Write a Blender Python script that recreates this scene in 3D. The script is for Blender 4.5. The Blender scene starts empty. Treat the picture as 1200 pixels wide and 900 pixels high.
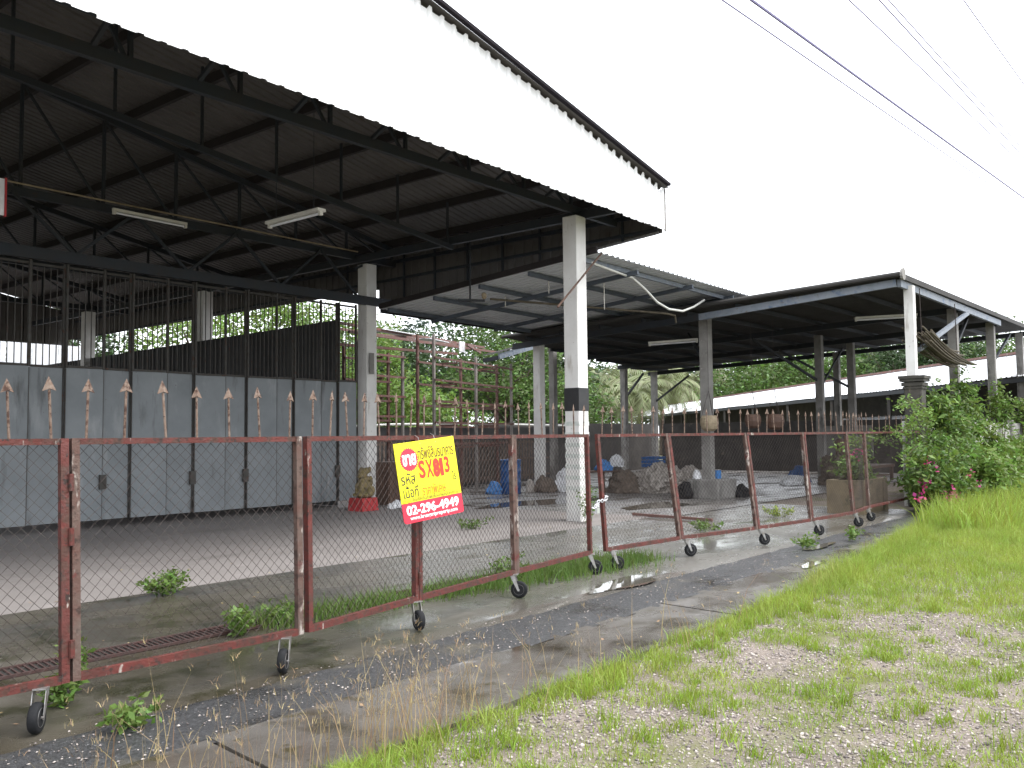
import bpy, math, random
import numpy as np
from mathutils import Vector, Matrix
R = math.radians
random.seed(7); rng = np.random.default_rng(11)
scene = bpy.context.scene
col = scene.collection

# ------------------------------------------------------------------ camera, sky, sun, exposure
# world axes: x runs along the street front (away to the right), y runs into the yard, z up
cam_d = bpy.data.cameras.new('camera'); cam = bpy.data.objects.new('camera', cam_d); col.objects.link(cam)
cam_d.sensor_width = 36.0; cam_d.lens = 36.0 * 1050.0 / 1200.0
cam_d.clip_start = 0.05; cam_d.clip_end = 2000.0
YAW, PITCH, ROLL = R(39.0), R(3.325), R(0.6)
fw = Vector((math.cos(YAW)*math.cos(PITCH), math.sin(YAW)*math.cos(PITCH), math.sin(PITCH)))
rt0 = Vector((math.sin(YAW), -math.cos(YAW), 0)); up0 = rt0.cross(fw)
rt = rt0*math.cos(ROLL) - up0*math.sin(ROLL); up = up0*math.cos(ROLL) + rt0*math.sin(ROLL)
mw = Matrix((rt, up, -fw)).transposed().to_4x4(); mw.translation = (0, 0, 1.6)
cam.matrix_world = mw
scene.camera = cam

world = bpy.data.worlds.new('World'); scene.world = world; world.use_nodes = True
wn = world.node_tree; wn.nodes.clear()
wo = wn.nodes.new('ShaderNodeOutputWorld'); bg = wn.nodes.new('ShaderNodeBackground')
sky = wn.nodes.new('ShaderNodeTexSky'); sky.sky_type = 'NISHITA'; sky.sun_disc = False
SUN_EL, SUN_AZ = R(62), R(-70)          # azimuth measured from +x, towards +y
sky.sun_elevation = SUN_EL; sky.sun_rotation = R(90) - SUN_AZ
sky.dust_density = 6.0; sky.air_density = 1.2
hs = wn.nodes.new('ShaderNodeHueSaturation'); hs.inputs['Saturation'].default_value = 0.12
mx = wn.nodes.new('ShaderNodeMix'); mx.data_type = 'RGBA'; mx.inputs[0].default_value = 0.75
mx.inputs[7].default_value = (9.6, 10.0, 10.6, 1)      # even cloud layer in front of the sky
wn.links.new(sky.outputs[0], hs.inputs['Color']); wn.links.new(hs.outputs[0], mx.inputs[6])
wn.links.new(mx.outputs[2], bg.inputs[0]); bg.inputs[1].default_value = 0.13
wn.links.new(bg.outputs[0], wo.inputs[0])

sun_d = bpy.data.lights.new('sun', 'SUN'); sun = bpy.data.objects.new('sun', sun_d); col.objects.link(sun)
sun_d.energy = 1.45; sun_d.angle = R(35); sun_d.color = (1.0, 0.97, 0.92)
sdir = Vector((math.cos(SUN_EL)*math.cos(SUN_AZ), math.cos(SUN_EL)*math.sin(SUN_AZ), math.sin(SUN_EL)))
sun.rotation_euler = sdir.to_track_quat('Z', 'Y').to_euler(); sun.location = (0, -10, 30)

vs = scene.view_settings; vs.view_transform = 'Standard'; vs.look = 'None'; vs.exposure = 1.32; vs.gamma = 1.0
vs.use_curve_mapping = False
scene.cycles.use_denoising = True
scene.cycles.max_bounces = 8; scene.cycles.diffuse_bounces = 4; scene.cycles.transparent_max_bounces = 8

# ------------------------------------------------------------------ helpers
WL = {}                                   # world origin of every thing
def tag(o, label=None, cat=None, group=None, kind=None):
    if label: o['label'] = label
    if cat: o['category'] = cat
    if group: o['group'] = group
    if kind: o['kind'] = kind
    return o
def thing(name, label, cat, loc=(0, 0, 0), group=None, rotz=0.0):
    o = bpy.data.objects.new(name, None); col.objects.link(o); o.location = loc; o.rotation_euler = (0, 0, rotz)
    o.empty_display_size = 0.2
    WL[o] = Vector(loc)
    return tag(o, label, cat, group)
class MB:
    def __init__(s): s.v = []; s.f = []
    def add(s, vs_, fs):
        b = len(s.v); s.v += [tuple(p) for p in vs_]; s.f += [tuple(b+i for i in f) for f in fs]; return s
    def box(s, c, d, rz=0.0, rot=None):
        m = rot if rot is not None else Matrix.Rotation(rz, 3, 'Z')
        c = Vector(c); hx, hy, hz = d[0]/2, d[1]/2, d[2]/2
        P = [c + m @ Vector((x*hx, y*hy, z*hz)) for z in (-1, 1) for x, y in ((-1, -1), (1, -1), (1, 1), (-1, 1))]
        return s.add(P, [(3, 2, 1, 0), (4, 5, 6, 7), (0, 1, 5, 4), (1, 2, 6, 5), (2, 3, 7, 6), (3, 0, 4, 7)])
    def bar(s, a, b, w, h, upv=(0, 0, 1)):
        a, b = Vector(a), Vector(b); d = (b-a).normalized(); u_ = Vector(upv)
        if abs(d.dot(u_)) > 0.98: u_ = Vector((0, 1, 0))
        x = d.cross(u_).normalized(); y = x.cross(d)
        P = [p + x*(i*w/2) + y*(j*h/2) for p in (a, b) for i, j in ((-1, -1), (1, -1), (1, 1), (-1, 1))]
        return s.add(P, [(0, 1, 2, 3), (7, 6, 5, 4), (0, 4, 5, 1), (1, 5, 6, 2), (2, 6, 7, 3), (3, 7, 4, 0)])
    def tube(s, pts, r, n=6, cap=True):
        pts = [Vector(p) for p in pts]; rs = r if isinstance(r, (list, tuple)) else [r]*len(pts)
        ref = Vector((0.123, 0.31, 0.94)); P = []; F = []
        for i, p in enumerate(pts):
            d = (pts[min(i+1, len(pts)-1)] - pts[max(i-1, 0)]).normalized()
            rr = ref if abs(d.dot(ref)) < 0.95 else Vector((1, 0.1, 0))
            x = d.cross(rr).normalized(); y = d.cross(x)
            for k in range(n):
                a = 2*math.pi*k/n; P.append(p + (x*math.cos(a) + y*math.sin(a))*rs[i])
        for i in range(len(pts)-1):
            for k in range(n):
                k2 = (k+1) % n; F.append((i*n+k, i*n+k2, (i+1)*n+k2, (i+1)*n+k))
        if cap:
            F.append(tuple(range(n-1, -1, -1))); F.append(tuple((len(pts)-1)*n+k for k in range(n)))
        return s.add(P, F)
    def lathe(s, prof, c=(0, 0, 0), n=16, m=None):
        c = Vector(c); m = m or Matrix.Identity(3); P = []; F = []
        for r, z in prof:
            for k in range(n):
                a = 2*math.pi*k/n; P.append(c + m @ Vector((r*math.cos(a), r*math.sin(a), z)))
        for i in range(len(prof)-1):
            for k in range(n):
                k2 = (k+1) % n; F.append((i*n+k, i*n+k2, (i+1)*n+k2, (i+1)*n+k))
        F.append(tuple(range(n-1, -1, -1))); F.append(tuple((len(prof)-1)*n+k for k in range(n)))
        return s.add(P, F)
    def quad(s, a, b, c, d): return s.add([a, b, c, d], [(0, 1, 2, 3)])
    def corr(s, o, a, n_, width, pitch, depth, lo, hi, ph=0.0):
        """ribbed sheet: runs `width` along a; lo(t), hi(t) give the two long edges' offset vectors"""
        o = Vector(o); a = Vector(a).normalized(); n_ = Vector(n_); ts = []
        k = -1
        while k*pitch <= width + pitch:
            for fr, h in ((0.0, 0), (0.62, 0), (0.70, 1), (0.92, 1)):
                t = (k+fr-ph)*pitch
                if 0 < t < width: ts.append((t, h))
            k += 1
        ts = [(0.0, 0)] + ts + [(width, 0)]
        P = []; F = []
        for t, h in ts:
            base = o + a*t + n_*(h*depth)
            P.append(base + Vector(lo(t))); P.append(base + Vector(hi(t)))
        for i in range(len(ts)-1): F.append((2*i, 2*i+2, 2*i+3, 2*i+1))
        return s.add(P, F)
    def build(s, name, mat, parent=None, local=False, smooth=False):
        me = bpy.data.meshes.new(name)
        off = Vector((0, 0, 0))
        if parent is not None and not local: off = WL.get(parent, off)
        me.from_pydata([(p[0]-off[0], p[1]-off[1], p[2]-off[2]) for p in s.v], [], s.f)
        me.validate(); me.update()
        if smooth:
            for p in me.polygons: p.use_smooth = True
        me.materials.append(mat)
        o = bpy.data.objects.new(name, me); col.objects.link(o)
        if parent is not None: o.parent = parent; WL[o] = WL.get(parent, Vector((0, 0, 0)))
        else: WL[o] = Vector((0, 0, 0))
        return o
def np_mesh(name, V, F, mat, parent=None):
    """V (n,3), F (m,k) all faces with k corners, world coordinates"""
    me = bpy.data.meshes.new(name); k = F.shape[1]
    off = np.array(WL.get(parent, Vector((0, 0, 0)))) if parent is not None else np.zeros(3)
    V = (V - off).astype(np.float32)
    me.vertices.add(len(V)); me.vertices.foreach_set('co', V.ravel())
    me.loops.add(F.size); me.loops.foreach_set('vertex_index', F.astype(np.int32).ravel())
    me.polygons.add(len(F)); me.polygons.foreach_set('loop_start', np.arange(0, F.size, k, dtype=np.int32))
    me.polygons.foreach_set('loop_total', np.full(len(F), k, dtype=np.int32))
    me.update(calc_edges=True); me.materials.append(mat)
    o = bpy.data.objects.new(name, me); col.objects.link(o)
    if parent is not None: o.parent = parent
    WL[o] = WL.get(parent, Vector((0, 0, 0)))
    return o
def copy_tree(o, parent=None):
    c = o.copy(); col.objects.link(c); c.parent = parent; WL[c] = WL.get(o, Vector((0, 0, 0)))
    for ch in list(o.children): copy_tree(ch, c)
    return c

# ------------------------------------------------------------------ materials
def mat(name, c1, c2=None, scale=3.0, rough=0.8, rough2=None, metal=0.0, bump=0.0, bscale=40.0, layers=(), stretch=(1, 1, 1), spec=0.5, island=0.0, trans=0.0, detail=6.0, wet=None):
    m = bpy.data.materials.new(name); m.use_nodes = True; nt = m.node_tree; N = nt.nodes; L = nt.links
    bs = N['Principled BSDF']; out = N['Material Output']
    geo = N.new('ShaderNodeNewGeometry')
    def noise(sc, st=(1, 1, 1), det=detail):
        mp = N.new('ShaderNodeMapping'); mp.inputs['Scale'].default_value = st; L.new(geo.outputs['Position'], mp.inputs['Vector'])
        n = N.new('ShaderNodeTexNoise'); n.inputs['Scale'].default_value = sc; n.inputs['Detail'].default_value = det
        n.inputs['Roughness'].default_value = 0.62
        L.new(mp.outputs[0], n.inputs['Vector']); return n.outputs['Fac']
    def ramp(s, lo, hi):
        r = N.new('ShaderNodeMapRange'); r.inputs[1].default_value = lo; r.inputs[2].default_value = hi; r.clamp = True; L.new(s, r.inputs[0]); return r.outputs[0]
    def mix(f, a, b):
        x = N.new('ShaderNodeMix'); x.data_type = 'RGBA'; L.new(f, x.inputs[0])
        for s, i in ((a, 6), (b, 7)):
            if isinstance(s, tuple): x.inputs[i].default_value = (*s, 1)
            else: L.new(s, x.inputs[i])
        return x.outputs[2]
    c2 = c2 or tuple(0.8*x for x in c1)
    f0 = ramp(noise(scale, stretch), 0.33, 0.67)
    c = mix(f0, tuple(c1), tuple(c2))
    if island:
        v = N.new('ShaderNodeHueSaturation')
        r = N.new('ShaderNodeMapRange'); L.new(geo.outputs['Random Per Island'], r.inputs[0]); r.inputs[3].default_value = 1-island; r.inputs[4].default_value = 1+island
        r2 = N.new('ShaderNodeMapRange'); L.new(geo.outputs['Random Per Island'], r2.inputs[0]); r2.inputs[3].default_value = 0.5-0.03; r2.inputs[4].default_value = 0.5+0.02
        L.new(r.outputs[0], v.inputs['Value']); L.new(r2.outputs[0], v.inputs['Hue']); L.new(c, v.inputs['Color']); c = v.outputs[0]
    rsock = None
    for ly in layers:
        cc, sc, lo, hi = ly[:4]; st = ly[4] if len(ly) > 4 else (1, 1, 1)
        c = mix(ramp(noise(sc, st), lo, hi), c, tuple(cc))
    wmask = None
    if wet:
        wmask = ramp(noise(wet[0], (1, 1.8, 1), 4.0), wet[1], wet[2])
        dk = N.new('ShaderNodeMix'); dk.data_type = 'RGBA'; dk.blend_type = 'MULTIPLY'; L.new(wmask, dk.inputs[0]); L.new(c, dk.inputs[6]); dk.inputs[7].default_value = (0.62, 0.60, 0.57, 1); c = dk.outputs[2]
    L.new(c, bs.inputs['Base Color'])
    bs.inputs['Metallic'].default_value = metal; bs.inputs['Specular IOR Level'].default_value = spec
    if rough2 is not None:
        r = N.new('ShaderNodeMapRange'); L.new(noise(scale*0.9+0.37), r.inputs[0]); r.inputs[1].default_value = 0.4; r.inputs[2].default_value = 0.6
        r.inputs[3].default_value = rough; r.inputs[4].default_value = rough2; r.clamp = True; L.new(r.outputs[0], bs.inputs['Roughness'])
    else: bs.inputs['Roughness'].default_value = rough
    if wmask is not None:
        rm_ = N.new('ShaderNodeMix'); rm_.data_type = 'FLOAT'; L.new(wmask, rm_.inputs[0]); rm_.inputs[3].default_value = wet[3] if len(wet) > 3 else 0.05
        src = bs.inputs['Roughness'].links[0].from_socket if bs.inputs['Roughness'].links else None
        if src: L.new(src, rm_.inputs[2])
        else: rm_.inputs[2].default_value = rough
        L.new(rm_.outputs[0], bs.inputs['Roughness'])
    if bump:
        b = N.new('ShaderNodeBump'); b.inputs['Strength'].default_value = bump; b.inputs['Distance'].default_value = 0.02
        if wmask is not None:
            bm_ = N.new('ShaderNodeMapRange'); L.new(wmask, bm_.inputs[0]); bm_.inputs[3].default_value = bump; bm_.inputs[4].default_value = 0.0; L.new(bm_.outputs[0], b.inputs['Strength'])
        L.new(noise(bscale), b.inputs['Height']); L.new(b.outputs[0], bs.inputs['Normal'])
    if trans:
        t = N.new('ShaderNodeBsdfTranslucent'); L.new(c, t.inputs[0]); ms = N.new('ShaderNodeMixShader'); ms.inputs[0].default_value = trans
        L.new(bs.outputs[0], ms.inputs[1]); L.new(t.outputs[0], ms.inputs[2]); L.new(ms.outputs[0], out.inputs[0])
    return m
RUST = (0.10, 0.035, 0.018); PRIM = (0.42, 0.38, 0.34)
M = dict(
 floor=mat('dusty_concrete', (0.210, 0.190, 0.182), (0.168, 0.152, 0.145), 0.8, 0.7, bump=0.15, layers=[((0.095, 0.083, 0.075), 0.5, 0.56, 0.75, (0.5, 1.6, 1)), ((0.28, 0.25, 0.24), 2.3, 0.6, 0.8), ((0.11, 0.095, 0.085), 9, 0.66, 0.72), ((0.075, 0.066, 0.058), 3.2, 0.66, 0.74, (1, 0.25, 1))]),
 yard=mat('wet_yard_concrete', (0.20, 0.19, 0.185), (0.15, 0.14, 0.135), 0.9, 0.35, 0.6, bump=0.2, layers=[((0.09, 0.085, 0.075), 1.3, 0.56, 0.72)], wet=(0.5, 0.42, 0.64, 0.16)),
 apron=mat('mossy_wet_concrete', (0.050, 0.043, 0.029), (0.082, 0.074, 0.061), 0.9, 0.24, 0.5, bump=0.3, bscale=60, layers=[((0.028, 0.027, 0.013), 2.2, 0.50, 0.64), ((0.125, 0.113, 0.095), 7, 0.62, 0.75), ((0.34, 0.32, 0.30), 75, 0.73, 0.77)], wet=(0.6, 0.40, 0.64, 0.09)),
 gutter=mat('exposed_aggregate', (0.014, 0.014, 0.015), (0.062, 0.062, 0.065), 60, 0.28, 0.5, bump=0.7, bscale=70, layers=[((0.38, 0.38, 0.38), 60, 0.67, 0.71), ((0.085, 0.075, 0.055), 1.1, 0.58, 0.70)], wet=(0.8, 0.52, 0.70, 0.15)),
 slab=mat('wet_paving', (0.082, 0.071, 0.060), (0.122, 0.115, 0.108), 1.3, 0.2, 0.48, bump=0.25, bscale=80, layers=[((0.036, 0.030, 0.018), 1.7, 0.51, 0.68), ((0.165, 0.153, 0.14), 12, 0.64, 0.76), ((0.055, 0.047, 0.024), 5, 0.58, 0.68)], wet=(0.6, 0.42, 0.66, 0.09)),
 soil=mat('gravelly_soil', (0.205, 0.168, 0.143), (0.135, 0.112, 0.092), 2.0, 0.95, bump=1.0, bscale=55, layers=[((0.40, 0.345, 0.315), 60, 0.55, 0.65), ((0.06, 0.052, 0.042), 45, 0.60, 0.70), ((0.12, 0.125, 0.045), 1.2, 0.50, 0.68)]),
 earth=mat('yard_earth', (0.13, 0.13, 0.06), (0.10, 0.09, 0.06), 0.5, 0.95, bump=0.5, bscale=12),
 stone=mat('pebble', (0.33, 0.285, 0.265), (0.18, 0.16, 0.15), 25, 0.9, island=0.6),
 puddle=mat('puddle_water', (0.075, 0.068, 0.056), (0.085, 0.078, 0.064), 2, 0.03, spec=0.6),
 red=mat('peeling_red_paint', (0.115, 0.018, 0.013), (0.064, 0.017, 0.012), 9, 0.5, 0.8, bump=0.4, bscale=60, layers=[((0.060, 0.022, 0.014), 14, 0.50, 0.60), ((0.30, 0.26, 0.23), 13, 0.64, 0.68, (1, 1, 0.35)), ((0.024, 0.013, 0.010), 23, 0.55, 0.64)]),
 redold=mat('worn_red_paint_on_grey', (0.085, 0.036, 0.026), (0.10, 0.072, 0.058), 8, 0.7, bump=0.4, bscale=60, layers=[((0.34, 0.30, 0.27), 11, 0.57, 0.64, (1, 1, 0.3)), ((0.036, 0.017, 0.012), 17, 0.52, 0.62), ((0.09, 0.016, 0.012), 6, 0.58, 0.64)]),
 wire=mat('rusty_wire', (0.022, 0.014, 0.012), (0.042, 0.030, 0.026), 6, 0.75, metal=0.0),
 spike=mat('rusty_spear', (0.115, 0.066, 0.044), (0.20, 0.155, 0.125), 25, 0.9, layers=[((0.05, 0.024, 0.016), 30, 0.50, 0.60)]),
 rubber=mat('rubber', (0.008, 0.009, 0.010), (0.013, 0.013, 0.015), 30, 0.8, spec=0.25),
 zinc=mat('zinc_steel', (0.45, 0.45, 0.45), (0.25, 0.22, 0.2), 20, 0.4, metal=0.8),
 white=mat('white_column_paint', (0.70, 0.69, 0.67), (0.60, 0.58, 0.56), 2.0, 0.7, layers=[((0.33, 0.29, 0.25), 5, 0.60, 0.78, (1, 1, 0.25)), ((0.25, 0.22, 0.18), 14, 0.66, 0.72)]),
 band=mat('black_paint', (0.018, 0.018, 0.02), (0.03, 0.03, 0.03), 5, 0.5),
 bandg=mat('grey_green_stain', (0.42, 0.46, 0.43), (0.60, 0.60, 0.57), 14, 0.8),
 fascia=mat('white_ribbed_sheet', (0.82, 0.82, 0.82), (0.78, 0.78, 0.79), 0.7, 0.45, layers=[((0.62, 0.60, 0.58), 7, 0.72, 0.9, (1, 1, 0.1))]),
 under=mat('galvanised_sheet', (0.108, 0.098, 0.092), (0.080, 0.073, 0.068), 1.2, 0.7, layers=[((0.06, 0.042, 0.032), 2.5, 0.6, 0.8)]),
 under2=mat('newer_galvanised_sheet', (0.60, 0.62, 0.65), (0.52, 0.54, 0.57), 1.1, 0.45, layers=[((0.40, 0.40, 0.41), 3, 0.6, 0.75)]),
 bluegrey=mat('blue_grey_purlin', (0.085, 0.10, 0.125), (0.06, 0.072, 0.09), 3, 0.7),
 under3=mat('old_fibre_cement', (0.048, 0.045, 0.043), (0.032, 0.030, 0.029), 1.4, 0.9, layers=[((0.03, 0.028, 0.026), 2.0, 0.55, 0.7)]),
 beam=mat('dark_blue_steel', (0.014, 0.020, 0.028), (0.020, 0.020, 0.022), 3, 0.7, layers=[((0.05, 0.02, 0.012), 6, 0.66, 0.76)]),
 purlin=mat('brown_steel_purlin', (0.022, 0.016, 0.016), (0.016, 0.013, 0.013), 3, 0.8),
 blue=mat('weathered_blue_paint', (0.20, 0.22, 0.25), (0.14, 0.165, 0.20), 4, 0.6, layers=[((0.06, 0.10, 0.18), 5, 0.56, 0.70), ((0.12, 0.10, 0.09), 11, 0.58, 0.68)]),
 trim=mat('dark_flashing', (0.016, 0.014, 0.018), (0.024, 0.02, 0.024), 3, 0.9, spec=0.1),
 door=mat('blue_grey_sheet', (0.20, 0.216, 0.226), (0.155, 0.170, 0.180), 1.5, 0.7, layers=[((0.10, 0.07, 0.052), 5, 0.66, 0.82, (1, 1, 0.3)), ((0.28, 0.29, 0.295), 2.2, 0.58, 0.8, (1.5, 1, 0.4)), ((0.085, 0.088, 0.09), 2.2, 0.60, 0.74, (1.8, 1, 0.3)), ((0.035, 0.024, 0.02), 16, 0.68, 0.72)]),
 stile=mat('rusty_grey_steel', (0.055, 0.055, 0.052), (0.04, 0.033, 0.027), 9, 0.8, layers=[((0.06, 0.024, 0.014), 12, 0.58, 0.68)]),
 black=mat('black_corrugated_sheet', (0.030, 0.030, 0.032), (0.05, 0.048, 0.046), 2, 0.7),
 hoard=mat('white_hoarding', (0.75, 0.76, 0.78), (0.66, 0.67, 0.7), 2, 0.6),
 conc=mat('weathered_concrete', (0.27, 0.26, 0.245), (0.18, 0.17, 0.16), 3, 0.9, bump=0.4, layers=[((0.06, 0.06, 0.055), 2.5, 0.55, 0.7, (1, 1, 0.4)), ((0.36, 0.34, 0.32), 8, 0.62, 0.75)]),
 pier=mat('blackened_pier', (0.075, 0.068, 0.058), (0.035, 0.033, 0.030), 3, 0.9, bump=0.5, layers=[((0.30, 0.24, 0.17), 3, 0.62, 0.7, (1, 1, 0.35)), ((0.06, 0.075, 0.04), 6, 0.58, 0.7)]),
 wallw=mat('flaking_whitewash', (0.56, 0.55, 0.53), (0.40, 0.39, 0.375), 3, 0.9, bump=0.3, layers=[((0.09, 0.09, 0.08), 3.5, 0.52, 0.66), ((0.14, 0.16, 0.09), 6, 0.6, 0.7)]),
 wallk=mat('dark_block', (0.055, 0.05, 0.046), (0.03, 0.028, 0.027), 2, 0.95, layers=[((0.11, 0.09, 0.07), 3, 0.62, 0.74)]),  # dark block; on the neighbour shed it paints the interior shade
 latt=mat('brown_lattice', (0.10, 0.07, 0.055), (0.16, 0.12, 0.10), 7, 0.85),
 signy=mat('sign_yellow', (0.86, 0.78, 0.006), (0.84, 0.75, 0.005), 3, 0.35),
 signr=mat('sign_red', (0.68, 0.015, 0.045), (0.64, 0.014, 0.04), 3, 0.35),
 ink_r=mat('stencil_red', (0.75, 0.035, 0.012), (0.70, 0.03, 0.012), 8, 0.5),
 ink_k=mat('printed_black', (0.03, 0.025, 0.015), (0.04, 0.03, 0.02), 8, 0.5),
 ink_b=mat('printed_brown', (0.12, 0.05, 0.012), (0.10, 0.045, 0.012), 8, 0.5),
 ink_o=mat('printed_orange', (0.75, 0.17, 0.01), (0.70, 0.16, 0.01), 8, 0.5),
 ink_w=mat('printed_white', (0.86, 0.86, 0.86), (0.84, 0.84, 0.84), 8, 0.4),
 lamp=mat('fluorescent_housing', (0.62, 0.60, 0.54), (0.5, 0.48, 0.43), 6, 0.5),
 statue=mat('mossy_stone', (0.23, 0.175, 0.085), (0.14, 0.11, 0.052), 9, 0.95, bump=0.6, bscale=30, layers=[((0.095, 0.085, 0.032), 8, 0.55, 0.68)]),
 redbase=mat('red_painted_plinth', (0.42, 0.03, 0.035), (0.33, 0.03, 0.03), 6, 0.7),
 drum=mat('blue_plastic', (0.012, 0.085, 0.26), (0.010, 0.07, 0.22), 5, 0.4),
 tarp=mat('blue_tarp', (0.05, 0.20, 0.48), (0.03, 0.15, 0.40), 6, 0.5),
 sack=mat('grey_sacking', (0.42, 0.38, 0.345), (0.30, 0.27, 0.24), 6, 0.95, bump=0.4, layers=[((0.12, 0.10, 0.085), 5, 0.60, 0.70)]),
 sackb=mat('brown_sacking', (0.15, 0.115, 0.09), (0.10, 0.08, 0.065), 6, 0.95, bump=0.4),
 bag=mat('white_plastic_bag', (0.7, 0.7, 0.71), (0.6, 0.6, 0.62), 9, 0.5),
 wood=mat('brown_wood', (0.11, 0.06, 0.04), (0.07, 0.04, 0.03), 7, 0.7),
 woodl=mat('pale_wicker', (0.34, 0.28, 0.19), (0.22, 0.17, 0.11), 12, 0.8),
 bamboo=mat('old_bamboo', (0.115, 0.095, 0.065), (0.06, 0.05, 0.035), 8, 0.85),
 planter=mat('brown_stone_planter', (0.20, 0.155, 0.095), (0.12, 0.095, 0.06), 4, 0.9, bump=0.4, layers=[((0.05, 0.05, 0.03), 3, 0.56, 0.7)]),
 hose=mat('white_cable', (0.68, 0.68, 0.64), (0.6, 0.6, 0.56), 6, 0.5),
 cable=mat('power_cable', (0.20, 0.18, 0.34), (0.20, 0.18, 0.34), 1, 0.6),
 chain=mat('galvanised_chain', (0.7, 0.7, 0.72), (0.6, 0.6, 0.62), 9, 0.3, metal=0.7),
 rackred=mat('red_oxide_steel', (0.15, 0.062, 0.050), (0.12, 0.075, 0.065), 5, 0.8, layers=[((0.20, 0.165, 0.15), 7, 0.56, 0.66)]),
 rackgrey=mat('grey_post_steel', (0.27, 0.25, 0.235), (0.19, 0.16, 0.145), 5, 0.8),
 grate=mat('rusty_grating', (0.055, 0.022, 0.018), (0.035, 0.02, 0.018), 10, 0.75),
 pit=mat('drain_dark', (0.012, 0.011, 0.010), (0.02, 0.018, 0.015), 10, 0.9),
 bark=mat('tree_bark', (0.10, 0.075, 0.055), (0.06, 0.048, 0.038), 6, 0.95, bump=0.5, bscale=25),
 leafd=mat('dark_foliage', (0.050, 0.090, 0.026), (0.030, 0.060, 0.020), 0.7, 0.6, island=0.45, trans=0.25),
 leafm=mat('mid_foliage', (0.10, 0.165, 0.034), (0.062, 0.118, 0.026), 0.8, 0.5, island=0.45, trans=0.35),
 leafl=mat('bright_foliage', (0.155, 0.24, 0.040), (0.095, 0.17, 0.032), 1.2, 0.5, island=0.4, trans=0.38),
 leafb=mat('bluish_foliage', (0.055, 0.085, 0.060), (0.040, 0.065, 0.048), 0.8, 0.6, island=0.3, trans=0.2),
 palm=mat('palm_leaf', (0.17, 0.19, 0.085), (0.115, 0.14, 0.055), 0.9, 0.5, island=0.35, trans=0.3),
 grass=mat('verge_grass', (0.27, 0.335, 0.050), (0.195, 0.285, 0.040), 1.3, 0.6, island=0.35, trans=0.4, layers=[((0.34, 0.32, 0.10), 0.9, 0.60, 0.74)]),
 tuft=mat('lime_grass', (0.23, 0.31, 0.035), (0.17, 0.26, 0.028), 1.6, 0.6, island=0.3, trans=0.4),
 straw=mat('dry_straw', (0.36, 0.27, 0.14), (0.27, 0.20, 0.11), 5, 0.8, island=0.3, trans=0.2),
 weed=mat('weed_leaf', (0.125, 0.20, 0.038), (0.085, 0.155, 0.028), 3, 0.6, island=0.3, trans=0.35),
 petal=mat('pink_petals', (0.50, 0.045, 0.20), (0.38, 0.03, 0.15), 6, 0.6, island=0.4, trans=0.3),
)

# moss fades rightwards; the wet right half's sky sheen is put in as paler colour
_nt = M['apron'].node_tree; _bs = _nt.nodes['Principled BSDF']; _src = _bs.inputs['Base Color'].links[0].from_socket
_g = _nt.nodes.new('ShaderNodeNewGeometry'); _sx = _nt.nodes.new('ShaderNodeSeparateXYZ'); _nt.links.new(_g.outputs['Position'], _sx.inputs[0])
_mr = _nt.nodes.new('ShaderNodeMapRange'); _mr.inputs[1].default_value = 4.5; _mr.inputs[2].default_value = 9.0; _mr.inputs[4].default_value = 0.7; _nt.links.new(_sx.outputs[0], _mr.inputs[0])
_mm = _nt.nodes.new('ShaderNodeMix'); _mm.data_type = 'RGBA'; _nt.links.new(_mr.outputs[0], _mm.inputs[0]); _nt.links.new(_src, _mm.inputs[6]); _mm.inputs[7].default_value = (0.145, 0.138, 0.128, 1); _nt.links.new(_mm.outputs[2], _bs.inputs['Base Color'])

# ------------------------------------------------------------------ ground
def sheet(name, x0, x1, y0, y1, z, m, nx=1, ny=1, hf=None, kind='structure', parent=None):
    xs = np.linspace(x0, x1, nx+1); ys = np.linspace(y0, y1, ny+1); X, Y = np.meshgrid(xs, ys)
    Z = np.full_like(X, z) if hf is None else hf(X, Y)
    V = np.stack([X, Y, Z], -1).reshape(-1, 3); i = np.arange(nx*ny); r = i//nx; c = i % nx; b = r*(nx+1)+c
    F = np.stack([b, b+1, b+nx+2, b+nx+1], -1)
    o = np_mesh(name, V, F, m, parent)
    for p in o.data.polygons: p.use_smooth = True
    if kind and parent is None: tag(o, kind=kind)
    return o
LAT = rng.random((64, 64))
def vnoise(x, y, sc):
    x = np.asarray(x)*sc+200; y = np.asarray(y)*sc+200; xi = np.floor(x).astype(int); yi = np.floor(y).astype(int); fx = x-xi; fy = y-yi
    fx = fx*fx*(3-2*fx); fy = fy*fy*(3-2*fy); g = lambda a, b: LAT[a % 64, b % 64]
    return (g(xi, yi)*(1-fx)+g(xi+1, yi)*fx)*(1-fy)+(g(xi, yi+1)*(1-fx)+g(xi+1, yi+1)*fx)*fy
def fbm(x, y, sc): return 0.55*vnoise(x, y, sc)+0.3*vnoise(x+13, y+7, sc*2.3)+0.15*vnoise(x-5, y+31, sc*5.1)
def edge_v(u): return 3.50 + 0.02*np.clip(u-5, 0, 4) + 0.09*np.clip(u-9, 0, 8)           # kerb line of the grass verge
def verge_h(x, y):
    d = np.clip(edge_v(x)-y, 0, None)
    return -0.03 + 0.055*np.clip(d/0.35, 0, 1) + 0.05*(fbm(x, y, 0.9)-0.5)*np.clip(d, 0, 1) + 0.05*np.clip((x-8)/8, 0, 1)*np.clip(d, 0, 1)
sheet('ground', -400, 400, -400, 400, -0.12, M['earth'])
sheet('lot_floor', -16, 15.3, 8.6, 46, 0.012, M['floor'], 200, 60, lambda X, Y: np.where(Y < 8.87+0.10*(fbm(X, Y*0, 0.7)-0.5)+0.05*(vnoise(X, X*0, 4)-0.5), -0.02, 0.012))
sheet('yard_floor', 15.3, 40, 8.6, 46, 0.010, M['yard'], 60, 60)
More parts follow.
